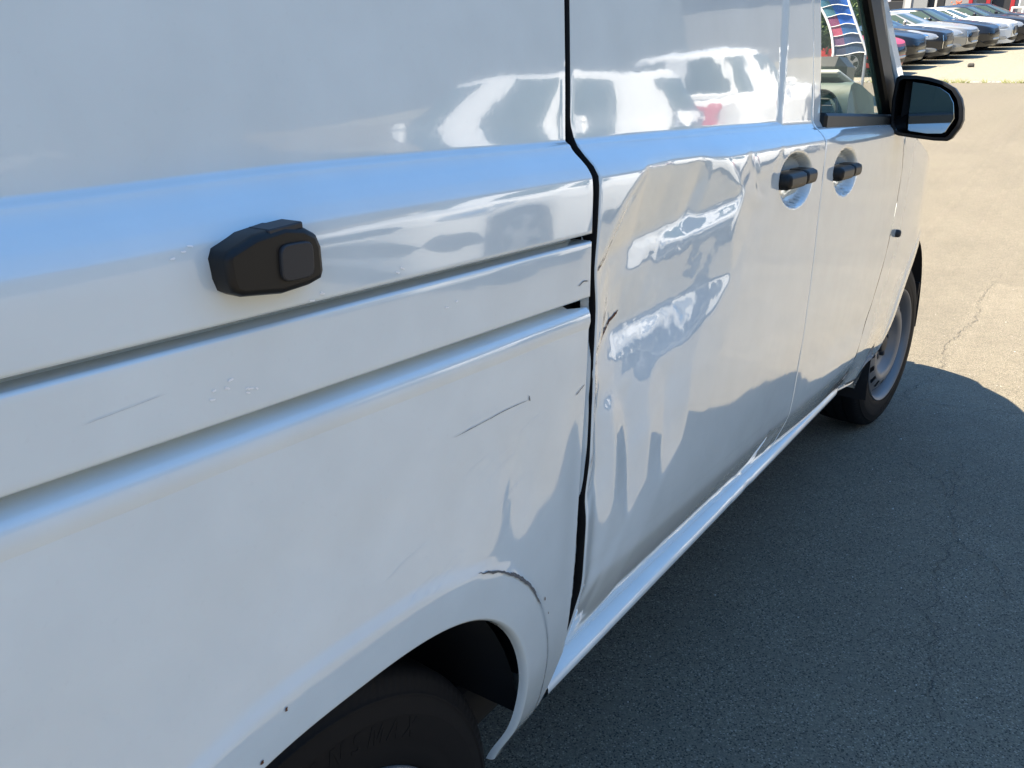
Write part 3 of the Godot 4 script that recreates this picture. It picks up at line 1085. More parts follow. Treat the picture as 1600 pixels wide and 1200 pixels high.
	for o in 2:
		mb = MB.new()
		var arc := []
		for i in 12:
			var t := deg_to_rad(lerpf(66 - o * 9, 41 + o * 4, i / 11.0))
			var d := Vector2(-cos(t), sin(t))
			var r := 1.0 / pow(pow(absf(d.x) / ARCH, 2.8) + pow(absf(d.y) / 0.39, 2.8), 1.0 / 2.8) + 0.0535 + 0.0022 * o
			arc.append([0.335 + d.y * r, -0.015 + d.x * r])
		ribbon(mb, arc, 0.0036, lx, 0.0009)
		part("arch_scuff", mb, mats["scuff"], lower)
	# bundles of hairlines rubbed into the clear coat
	mb = MB.new()
	for q in [[0.85, -0.26, 6, 0.04], [0.80, -0.14, 6, 0.05], [0.915, -0.25, 3, 0.015]]:
		for i in q[2]:
			var y: float = q[0] + rng.randf_range(-1.0, 1.0) * float(q[3])
			var z: float = q[1] + rng.randf_range(-0.06, 0.06)
			var ln := rng.randf_range(0.02, 0.10)
			if pow(absf(z + 0.015) / 0.42, 2.8) + pow(absf(y - 0.335) / 0.42, 2.8) < 1.0:
				continue
			ribbon(mb, [[y, z + ln * 0.5], [y + 0.004 + ln * 0.12, z], [y + 0.006 + ln * 0.16, z - ln * 0.5]], 0.00035, lx, 0.0006)
	part("hairline_scratches", mb, mat("hairline", Color(0.66, 0.72, 0.76), 0.2), lower).set_meta("kind", "stuff")
	# flakes of polished-off paint that glint
	mb = MB.new()
	for q in [[1.047, 0.100, 5], [1.040, 0.075, 4], [1.147, 0.115, 3], [1.100, -0.005, 3], [1.058, -0.165, 2], [1.10, -0.09, 2]]:
		for i in q[2]:
			var z: float = q[1] + rng.randf_range(-0.014, 0.014)
			var y: float = q[0] - (z - q[1]) * 0.3 + rng.randf_range(-0.003, 0.003)
			ribbon(mb, [[y, z], [y + rng.randf_range(-0.002, 0.001), z - rng.randf_range(0.002, 0.006)]], 0.0018, sx)
	part("paint_chip", mb, mat("chip", Color(0.92, 0.92, 0.92), 0.3), quarter).set_meta("kind", "stuff")
	# --- door stop, the black block on the quarter
	var stop := Node3D.new()
	stop.name = "door_stop"
	stop.position = Vector3(side_x(1.13, 0.04), 0, 0)
	van.add_child(stop)
	mb = MB.new()
	var yz := Basis(Vector3(0, 0, 1), Vector3(0, 1, 0), Vector3(1, 0, 0))
	var outl := PackedVector2Array([Vector2(0.096, 1.139), Vector2(0.092, 1.1455), Vector2(0.066, 1.1535), Vector2(0.035, 1.157), Vector2(0.014, 1.1545), Vector2(0.000, 1.148), Vector2(-0.0055, 1.138), Vector2(-0.0065, 1.120), Vector2(-0.003, 1.1135), Vector2(0.010, 1.1105), Vector2(0.04, 1.1085), Vector2(0.082, 1.1125), Vector2(0.091, 1.1165), Vector2(0.0945, 1.125)])
	for i in outl.size():
		outl[i] = Vector2(0.0955 - (0.0955 - outl[i].x) * 0.86, outl[i].y)
	mb.prism(outl, Vector3(-0.012, 0, 0), yz, 0.031, 0.005)
	part("stop_body", mb, K, stop)
	mb = MB.new()
	var btn := PackedVector2Array()
	for i in 28:
		var t := TAU * i / 28
		btn.append(Vector2(0.036 + 0.0155 * signf(cos(t)) * pow(absf(cos(t)), 0.45), 1.131 + 0.0135 * signf(sin(t)) * pow(absf(sin(t)), 0.45)))
	mb.prism(btn, Vector3(0.0182, 0, 0), yz, 0.0035, 0.0012)
	part("stop_pad", mb, mats["grey_plastic"], stop)
	mb = MB.new()
	mb.box(Vector3(0.007, 1.1545, 0.042), Vector3(0.022, 0.005, 0.032), 0.001, Basis(Vector3(1, 0, 0), 0.08))
	part("stop_latch", mb, mats["grey_plastic"], stop)
	# --- wheels and wheel wells
	wheel(van, 0.0, 0.0, false)
	wheel(van, -3.08, 0.0, true)
	wheel(van, 0.0, MIR, false)
	wheel(van, -3.08, MIR, true)
	for zc in [0.0, -3.08]:
		for far in 2:
			mb = MB.new()
			P = PackedVector3Array()
			var rz := 0.385 if zc > -1.0 else 0.455
			var fanp := []
			for k in 2:
				for i in 30:
					var t := lerpf(0.17 if zc > -1.0 else -0.05, PI + 0.25, i / 29.0)
					var wz: float = zc - 0.015 - rz * cos(t)
					P.append(Vector3(-0.40 if k else -0.058, 0.335 + 0.425 * sin(t), wz))
					if k:
						fanp.append(P[-1])
			mb.grid(P, 30, 2, Vector3(0, -1, 0))
			mb.face(fanp, Vector3(-1.0, 0.4, zc))
			if far:
				mb.mirror = MIR
			part("wheel_well", mb, mats["dark"], van)
	# mud flap in front of the front wheel well
	mb = MB.new()
	mb.box(Vector3(-0.16, 0.385, -3.49), Vector3(0.20, 0.27, 0.012), 0.003)
	part("wheel_well_flap", mb, K, van)
	# underbody
	mb = MB.new()
	mb.box(Vector3(-0.93, 0.36, -1.2), Vector3(1.55, 0.10, 4.4), 0.01)
	part("underbody", mb, mats["dark"], van)
	van_shell(van)

func handle(door: Node3D, zc: float, _w: Material) -> void:
	var h := Node3D.new()
	h.name = "door_handle"
	h.position = Vector3(side_x(1.1, zc), 1.102 if zc > -1.5 else 1.092, zc)
	door.add_child(h)
	var mb := MB.new()
	var rect := func(a, b, c, d, r):
		var q := PackedVector2Array()
		for i in 4:
			for k in 4:
				var t := PI * 0.5 * (i + k / 3.0)
				q.append(Vector2((b if i in [0, 3] else a) + (-r if i in [0, 3] else r) + r * cos(t), (d if i in [0, 1] else c) + (-r if i in [0, 1] else r) + r * sin(t)))
		return q
	var yz := Basis(Vector3(0, 0, 1), Vector3(0, 1, 0), Vector3(1, 0, 0))
	mb.prism(rect.call(-0.010, 0.102, -0.0155, 0.0155, 0.012), Vector3(-0.022, -0.001, 0.0), yz, 0.041, 0.010)
	part("grip", mb, mats["black_plastic"], h)
	mb = MB.new()
	mb.prism(rect.call(-0.088, -0.0125, -0.0145, 0.0155, 0.012), Vector3(-0.022, 0.000, 0.0), yz, 0.040, 0.010)
	part("grip_end", mb, mats["black_plastic"], h)

func door_mirror(fd: Node3D) -> void:
	var m := Node3D.new()
	m.name = "door_mirror"
	m.position = Vector3(0, 0, -2.15)
	fd.add_child(m)
	var o := PackedVector2Array([Vector2(-0.018, 1.306), Vector2(-0.008, 1.313), Vector2(0.03, 1.3125), Vector2(0.065, 1.3075), Vector2(0.10, 1.2975), Vector2(0.13, 1.281), Vector2(0.149, 1.256), Vector2(0.158, 1.23), Vector2(0.1625, 1.200), Vector2(0.158, 1.181), Vector2(0.142, 1.153), Vector2(0.132, 1.147), Vector2(0.10, 1.147), Vector2(0.05, 1.152), Vector2(0.008, 1.157), Vector2(-0.008, 1.164), Vector2(-0.017, 1.19), Vector2(-0.021, 1.25)])
	# shell: from the rim at the back to a smaller nose in front
	var mb := MB.new()
	var cen := Vector2(0.07, 1.232)
	var P := PackedVector3Array()
	var rings := [[0.90, 0.020], [0.885, -0.004], [0.93, -0.006], [0.985, -0.004], [1.0, -0.010], [1.0, -0.025], [0.985, -0.05], [0.93, -0.085], [0.80, -0.112], [0.5, -0.128], [0.02, -0.132]]
	for r in rings:
		if r[1] == 0.020:
			continue
		for q in o:
			var d: Vector2 = cen + (q - cen) * float(r[0])
			P.append(Vector3(d.x, d.y, r[1]))
	mb.grid(P, o.size(), rings.size() - 1, Vector3.ZERO, true)
	part("mirror_housing", mb, mats["black_plastic"], m)
	mb = MB.new()
	mb.prism(PackedVector2Array([Vector2(0.0, 1.30), Vector2(0.10, 1.288), Vector2(0.15, 1.22), Vector2(0.12, 1.155), Vector2(0.0, 1.165)]), Vector3(0, 0, -0.06), Basis.IDENTITY, 0.01, 0.002)
	part("backing_plate", mb, mats["dark"], m)
	mb = MB.new()
	var gl := PackedVector2Array([Vector2(0.022, 1.2965), Vector2(0.06, 1.292), Vector2(0.095, 1.283), Vector2(0.12, 1.267), Vector2(0.135, 1.244), Vector2(0.143, 1.205), Vector2(0.126, 1.170), Vector2(0.117, 1.165), Vector2(0.08, 1.1635), Vector2(0.035, 1.1685), Vector2(0.0285, 1.172), Vector2(0.024, 1.21)])
	var gc := PackedVector2Array()
	for q in gl:
		gc.append(q - Vector2(0.085, 0.0))
	mb.prism(gc, Vector3(0.085, 0, -0.022), Basis(Vector3.UP, -0.15), 0.008, 0.0015)
	part("mirror_glass", mb, mats["mirror"], m)
	mb = MB.new()
	mb.tube([Vector3(-0.055, 1.185, -0.085), Vector3(-0.02, 1.182, -0.08), Vector3(0.03, 1.19, -0.06)], [0.026, 0.023, 0.03], 12)
	part("mirror_arm", mb, mats["black_plastic"], m)

func wheel(van: Node3D, z: float, xo: float, front: bool) -> void:
	var w := Node3D.new()
	w.name = "front_wheel" if front else "rear_wheel"
	if xo < 0.0:
		w.name = ("front_wheel" if front else "rear_wheel") + "_001"
	var side := 1.0 if xo == 0.0 else -1.0
	var tap := -0.022 if front else 0.0
	w.transform = Transform3D(Basis(Vector3.UP, deg_to_rad(-7.0) if front else 0.0) * Basis(Vector3(side, 0, 0), Vector3.UP, Vector3(0, 0, 1) * side), Vector3((-0.05 + tap) if xo == 0.0 else (xo + 0.05), 0.335, z))
	van.add_child(w)
	var B := Basis(Vector3(1, 0, 0), Vector3(0, 1, 0), Vector3(0, 0, 1))
	# tyre: x 0 is the outer sidewall, tread inwards
	var mb := MB.new()
	var pr := [[-0.010, 0.218], [-0.001, 0.228], [0.0, 0.245], [-0.0005, 0.2555], [0.001, 0.257], [0.0012, 0.284], [-0.0005, 0.2855], [-0.002, 0.297], [-0.006, 0.3025], [-0.0045, 0.3045], [-0.0055, 0.307], [-0.010, 0.309], [-0.014, 0.3205], [-0.022, 0.3285], [-0.032, 0.3315], [-0.058, 0.333], [-0.060, 0.326], [-0.066, 0.326], [-0.068, 0.3335], [-0.098, 0.334], [-0.100, 0.326], [-0.107, 0.326], [-0.109, 0.334], [-0.139, 0.3335], [-0.141, 0.326], [-0.147, 0.326], [-0.149, 0.333], [-0.180, 0.331], [-0.195, 0.32], [-0.205, 0.29], [-0.205, 0.24], [-0.19, 0.218]]
	mb.lathe(pr, Vector3.ZERO, B, 420, func(x, r, a):
		var ph := fposmod(a / TAU * 70.0 + x * 16.0, 1.0)
		if r > 0.319 and r > 0.327 and (x > -0.058 or x < -0.149) and ph < 0.14:
			return r - 0.006
		if r > 0.309 and r < 0.325 and x > -0.03 and fposmod(a / TAU * 140.0, 1.0) < 0.3:
			return r - 0.003
		return r)
	var ty := part("tyre", mb, mats["rubber"], w)
	# raised lettering round the sidewall
	var st := SurfaceTool.new()
	st.begin(Mesh.PRIMITIVE_TRIANGLES)
	var font := SystemFont.new()
	font.font_names = PackedStringArray(["Droid Sans"])
	font.font_weight = 700
	var word := "TRANSMAX"
	for rep in 2:
		for i in word.length():
			var tm := TextMesh.new()
			tm.text = word[i]
			tm.font = font
			tm.font_size = 32
			tm.pixel_size = 0.00105
			tm.depth = 0.0012
			var t := deg_to_rad(28.0) - i * 0.115 + PI * rep - (0.62 if not front else 0.0) + 0.35
			var up := Vector3(0, cos(t), sin(t))
			var rt := Vector3(1, 0, 0).cross(up).normalized()
			rt = up.cross(Vector3(1, 0, 0))
			st.append_from(tm, 0, Transform3D(Basis(rt, up, Vector3(1, 0, 0)), up * 0.2705 + Vector3(0.0010, 0, 0)))
	part("sidewall_lettering", st.commit(), mats["rubber"], ty)
	# steel rim with ventilation holes
	var rim := Node3D.new()
	rim.name = "rim"
	w.add_child(rim)
	mb = MB.new()
	mb.lathe([[-0.16, 0.205], [-0.06, 0.195], [-0.035, 0.200], [-0.014, 0.206], [-0.004, 0.214], [0.002, 0.2205], [0.003, 0.2235], [-0.001, 0.2255], [-0.008, 0.224]], Vector3.ZERO, B, 72)
	part("rim_barrel", mb, mats["steel_wheel"], rim)
	mb = MB.new()
	var P := PackedVector3Array()
	var sk := PackedByteArray()
	var prof := [[-0.045, 0.201], [-0.034, 0.188], [-0.020, 0.172], [-0.016, 0.166], [-0.012, 0.154], [-0.008, 0.146], [-0.006, 0.128], [-0.016, 0.112], [-0.040, 0.098], [-0.045, 0.075], [-0.045, 0.03]]
	for k in prof.size():
		for i in 128:
			var a := TAU * i / 128
			P.append(Vector3(prof[k][0], cos(a) * prof[k][1], sin(a) * prof[k][1]))
			sk.append(1 if (k in [2, 3, 4] and i % 8 < 3) else 0)
	mb.grid(P, 128, prof.size(), Vector3.RIGHT, true, PackedColorArray(), sk)
	part("rim_disc", mb, mats["steel_wheel"], rim)
	mb = MB.new()
	mb.lathe([[-0.05, 0.034], [-0.028, 0.034], [-0.022, 0.030], [-0.020, 0.0]], Vector3.ZERO, B, 24)
	part("hub_cap", mb, mats["grey_plastic"], rim)
	for i in 5:
		var a := TAU * i / 5.0
		mb = MB.new()
		mb.lathe([[-0.05, 0.011], [-0.032, 0.011], [-0.028, 0.007], [-0.027, 0.0]], Vector3(0, cos(a) * 0.058, sin(a) * 0.058), B, 6)
		part("wheel_bolt", mb, mats["grey_plastic"], rim)
	mb = MB.new()
	mb.lathe([[-0.085, 0.0], [-0.085, 0.15], [-0.105, 0.15], [-0.105, 0.0]], Vector3.ZERO, B, 32)
	part("brake_disc", mb, mats["dark"], w)

func van_shell(van: Node3D) -> void:
	# roof, far side, nose, tail and cab
	var W: Material = mats["van_white"]
	var roof_pts := [[1.80, 0.0], [1.83, 0.0], [1.87, 0.0]]
	var mb := MB.new()
	var P := PackedVector3Array()
	var sec := []
	for y in [1.78, 1.80, 1.82, 1.84, 1.86, 1.88, 1.893]:
		sec.append(Vector2(look(prof_lut, 0.1, 0.001, y), y))
	for k in 9:
		sec.append(Vector2(lerpf(-0.40, MIR + 0.40, k / 8.0), 1.899 + 0.02 * sin(PI * (k + 1.0) / 10.0)))
	for k in range(6, -1, -1):
		sec.append(Vector2(MIR - sec[k].x, sec[k].y))
	for k in sec.size():
		for i in 50:
			var z := lerpf(TAIL, -1.95, i / 49.0)
			var dr := 0.10 * smoothstep(-1.6, -1.98, z) * smoothstep(1.78, 1.9, sec[k].y)
			P.append(Vector3(sec[k].x, sec[k].y - dr * 0.6 + (0.0045 if k == 0 or k == sec.size() - 1 else 0.0), z))
	mb.grid(P, 50, sec.size(), Vector3.UP)
	for sd in 2:
		var xa := side_x(1.755, -1.6)
		var xc := (xa - 0.03) if sd == 0 else (MIR - xa + 0.03)
		mb.box(Vector3(xc, 1.765, -1.59), Vector3(0.05, 0.07, 0.62), 0.01)
	mb.box(Vector3(MIR * 0.5, 1.82, -1.92), Vector3(1.5, 0.07, 0.16), 0.02, Basis(Vector3.RIGHT, 0.35))
	part("roof", mb, W, van)
	# far side: plain panels with the same openings
	mb = MB.new()
	panel(mb, 40, 60, func(u, v): return Vector3(side_x(lerpf(0.99, 1.79, v), lerpf(TAIL, -1.45, u)), lerpf(0.99, 1.79, v), lerpf(TAIL, -1.45, u)), Vector3.RIGHT, [0, 1, 0, 0])
	panel(mb, 40, 30, func(u, v): return Vector3(side_x(lerpf(0.44, 0.99, v), lerpf(ZG, -1.45, u)), lerpf(0.44, 0.99, v), lerpf(ZG, -1.45, u)), Vector3.RIGHT, [0, 0, 0, 0])
	panel(mb, 40, 40, func(u, v):
		var y := lerpf(0.44, 1.19, v)
		var z := lerpf(-1.455, fd_front(y), u)
		return Vector3(side_x(y, z), y, z), Vector3.RIGHT, [1, 1, 0, 0])
	polar(mb, -0.015, ARCH, 0.39, 2.8, [Vector2(ZG, 0.99), Vector2(TAIL, 0.99), Vector2(TAIL, 0.26), Vector2(-0.372, 0.26), Vector2(-0.40, 0.40), Vector2(ZG, 0.50)], deg_to_rad(-12), deg_to_rad(192), rear_flare, 14)
	mb.mirror = MIR
	part("far_side_panel", mb, W, van)
	mb = MB.new()
	polar(mb, -3.08, 0.45, 0.41, 2.3, [Vector2(-2.02, 0.46), Vector2(-2.21, 0.7), Vector2(-2.345, 1.05), Vector2(-2.30, 1.172), Vector2(-2.6, 1.125), Vector2(-3.0, 1.045), Vector2(-3.3, 0.965), Vector2(-3.58, 0.87), Vector2(-3.58, 0.26), Vector2(-2.60, 0.30), Vector2(-2.03, 0.415)], deg_to_rad(-8), deg_to_rad(188), func(_y, _z): return 0.0, 14)
	mb.mirror = MIR
	part("front_wing", mb, W, van)
	mb = MB.new()
	P = PackedVector3Array()
	for q in [[1.19, -1.50], [1.19, -2.25], [1.74, -1.50], [1.74, -1.78]]:
		P.append(Vector3(side_x(q[0], q[1]) - 0.018, q[0], q[1]))
	mb.grid(P, 2, 2, Vector3.RIGHT)
	mb.mirror = MIR
	part("far_window_glass", mb, mats["van_glass"], van)
	# far pillars and sill
	mb = MB.new()
	for f in [[1.175, -2.385, 1.80, -1.84], [1.19, -1.47, 1.76, -1.47]]:
		var a := Vector3(MIR - side_x(f[0], f[1]) + 0.02, f[0], f[1])
		var b := Vector3(MIR - side_x(f[2], f[3]) + 0.02, f[2], f[3])
		var d := (b - a).normalized()
		var s := d.cross(Vector3.RIGHT).normalized()
		mb.box((a + b) * 0.5, Vector3(0.05, 0.06, a.distance_to(b)), 0.01, Basis(s.cross(d), s, d).orthonormalized())
	mb.box(Vector3(MIR + 0.06, 0.43, -1.25), Vector3(0.10, 0.06, 1.75), 0.015)
	part("far_pillar", mb, W, van)
	# bonnet
	mb = MB.new()
	P = PackedVector3Array()
	var edge := [[-2.30, 1.172], [-2.45, 1.152], [-2.6, 1.125], [-2.8, 1.086], [-3.0, 1.045], [-3.15, 1.006], [-3.3, 0.965], [-3.45, 0.92], [-3.58, 0.87]]
	for e in edge:
		var xr := side_x(e[1], e[0])
		for i in 25:
			var f := i / 24.0
			var x := lerpf(xr, MIR - xr, f)
			var c := 1.0 - pow(absf(f * 2.0 - 1.0), 4.0)
			P.append(Vector3(x, e[1] + 0.055 * c, e[0]))
	# over the nose
	for e in [[-3.72, 0.80, 0.05], [-3.80, 0.74, 0.03], [-3.84, 0.68, 0.0]]:
		for i in 25:
			var f := i / 24.0
			var xr := -0.22 - (0.02 if e[0] > -3.75 else 0.05)
			var x := lerpf(xr, MIR - xr, f)
			var c := 1.0 - pow(absf(f * 2.0 - 1.0), 3.0)
			P.append(Vector3(x, e[1] + e[2] * c, lerpf(-3.62, e[0], 0.25 + 0.75 * c)))
	mb.grid(P, 25, edge.size() + 3, Vector3.UP)
	part("bonnet", mb, W, van)
	# nose and bumper wrap
	mb = MB.new()
	P = PackedVector3Array()
	var out := []
	for i in 40:
		var f := i / 39.0
		var t := lerpf(-1.0, 1.0, f)
		var ax := 1.0 - pow(absf(t), 3.4)
		var xr := side_x(0.7, -3.58)
		out.append(Vector2(lerpf(xr, MIR - xr, f), -3.575 - 0.275 * pow(ax, 0.6)))
	var vs := [[0.87, 0.93], [0.80, 0.975], [0.70, 0.99], [0.58, 1.0], [0.45, 1.0], [0.33, 0.985], [0.24, 0.95]]
	for k in vs.size():
		for q in out:
			P.append(Vector3(q.x, vs[k][0] - (0.05 * (1 - absf(q.x - MIR * 0.5) / 0.93) if k == 0 else 0.0), -3.575 + (q.y + 3.575) * vs[k][1]))
	mb.grid(P, 40, vs.size(), Vector3(0, 0, -1))
	var nose := part("front_bumper", mb, W, van)
	mb = MB.new()
	for k in 5:
		mb.box(Vector3(MIR * 0.5, 0.60 + 0.035 * k, -3.855), Vector3(0.9, 0.02, 0.03), 0.006)
	part("grille", mb, mats["black_plastic"], nose)
	for s in 2:
		mb = MB.new()
		P = PackedVector3Array()
		for k in 4:
			for i in 10:
				var f := 0.03 + i * 0.022
				var q: Vector2 = out[int(f * 39)] if s == 0 else out[39 - int(f * 39)]
				P.append(Vector3(q.x + (0.006 if s == 0 else -0.006), lerpf(0.64, 0.82, k / 3.0), q.y - 0.004))
		mb.grid(P, 10, 4, Vector3(0, 0, -1))
		part("headlight", mb, mats["lamp"], nose)
	# scuttle and windscreen
	mb = MB.new()
	P = PackedVector3Array()
	for k in 9:
		var v := k / 8.0
		for i in 17:
			var f := i / 16.0
			var y := lerpf(1.195, 1.83, v)
			var zz := lerpf(-2.40, -1.80, v)
			var xr := side_x(y, zz) - 0.03
			var bow := 1.0 - pow(f * 2.0 - 1.0, 2.0)
			P.append(Vector3(lerpf(xr, MIR - xr, f), y + 0.02 * bow * v, zz - 0.16 * bow * (1.0 - v * 0.4)))
	mb.grid(P, 17, 9, Vector3(0, 0.5, -1))
	part("windscreen", mb, mats["van_glass"], van)
	mb = MB.new()
	mb.box(Vector3(MIR * 0.5, 1.165, -2.50), Vector3(1.6, 0.03, 0.26), 0.008)
	part("scuttle", mb, mats["black_plastic"], van)
	# tail
	mb = MB.new()
	P = PackedVector3Array()
	for k in 12:
		var y := lerpf(0.26, 1.87, k / 11.0)
		for i in 9:
			var xr := look(prof_lut, 0.1, 0.001, y) - 0.02
			P.append(Vector3(lerpf(xr, MIR - xr, i / 8.0), y, TAIL + 0.02))
	mb.grid(P, 9, 12, Vector3(0, 0, 1))
	var tail := part("tail_door", mb, W, van)
	for s in 2:
		mb = MB.new()
		mb.box(Vector3(-0.09 if s == 0 else MIR + 0.09, 1.05, TAIL + 0.025), Vector3(0.12, 0.42, 0.03), 0.01)
		part("tail_light", mb, mat("red_lens", Color(0.35, 0.01, 0.01), 0.15), tail)
	mb = MB.new()
	mb.box(Vector3(MIR * 0.5, 0.40, TAIL + 0.06), Vector3(1.7, 0.2, 0.12), 0.03)
	part("rear_bumper", mb, mats["grey_plastic"], tail)
	# cargo bulkhead, cab floor, seats
	mb = MB.new()
	mb.box(Vector3(MIR * 0.5, 1.13, -1.36), Vector3(1.62, 1.36, 0.03), 0.005)
	part("bulkhead", mb, mats["seat_cloth"], van)
	for sx in [-0.42, -1.42]:
		var seat := Node3D.new()
		seat.name = "front_seat" if sx > -1 else "front_seat_001"
		van.add_child(seat)
		mb = MB.new()
		mb.box(Vector3(sx, 0.75, -1.72), Vector3(0.5, 0.16, 0.5), 0.05)
		part("seat_cushion", mb, mats["seat_cloth"], seat)
		mb = MB.new()
		mb.box(Vector3(sx, 1.10, -1.46), Vector3(0.46, 0.62, 0.12), 0.05, Basis(Vector3.RIGHT, 0.1))
		part("seat_backrest", mb, mats["seat_cloth"], seat)
	for sx in [-0.56, -1.30]:
		mb = MB.new()
		mb.box(Vector3(sx, 1.705, -1.985), Vector3(0.62, 0.02, 0.24), 0.008, Basis(Vector3.RIGHT, 0.25))
		part("sun_visor", mb, mats["dash"], van)
	# dashboard: pale moulding with a round vent at its end
	var dash := Node3D.new()
	dash.name = "dashboard"
	van.add_child(dash)
	mb = MB.new()
	var dp := PackedVector2Array([Vector2(-2.66, 1.20), Vector2(-2.60, 1.262), Vector2(-2.42, 1.292), Vector2(-2.33, 1.298), Vector2(-2.295, 1.288), Vector2(-2.28, 1.25), Vector2(-2.29, 1.19), Vector2(-2.33, 1.10), Vector2(-2.36, 0.9), Vector2(-2.66, 0.9)])
	mb.prism(dp, Vector3(-0.165, 0, 0), Basis(Vector3(0, 0, 1), Vector3(0, 1, 0), Vector3(-1, 0, 0)), 1.52, 0.01)
	part("dash_body", mb, mats["dash"], dash)
	mb = MB.new()
	mb.box(Vector3(MIR * 0.5, 1.306, -2.44), Vector3(1.45, 0.02, 0.26), 0.008, Basis(Vector3.RIGHT, -0.14))
	part("dash_top", mb, mat("dash_pale", Color(0.32, 0.34, 0.31), 0.5), dash)
	mb = MB.new()
	mb.box(Vector3(MIR * 0.5, 1.325, -2.50), Vector3(1.42, 0.10, 0.16), 0.03)
	part("dash_hood", mb, mats["black_plastic"], dash)
	var zb := Basis(Vector3(0, 0, 1), Vector3(1, 0, 0), Vector3(0, 1, 0))
	mb = MB.new()
	mb.lathe([[0.0, 0.050], [0.012, 0.056], [0.016, 0.054], [0.014, 0.047], [0.004, 0.044], [0.003, 0.0]], Vector3(-0.243, 1.222, -2.29), zb, 32)
	var vent := part("air_vent", mb, mats["black_plastic"], dash)
	for k in 4:
		mb = MB.new()
		mb.box(Vector3(-0.243, 1.195 + 0.018 * k, -2.279), Vector3(0.08 - 0.02 * absf(k - 1.5), 0.003, 0.012), 0.001)
		part("vent_slat", mb, mats["grey_plastic"], vent)
	mb = MB.new()
	var sp := []
	for i in 25:
		var a := TAU * i / 24
		sp.append(Vector3(-1.42 + 0.18 * cos(a), 1.18 + 0.16 * sin(a), -2.15 - 0.09 * sin(a)))
	mb.tube(sp, 0.014, 8)
	mb.tube([Vector3(-1.42, 1.18, -2.15), Vector3(-1.42, 1.10, -2.35)], 0.03, 8)
	part("steering_wheel", mb, mats["black_plastic"], dash)

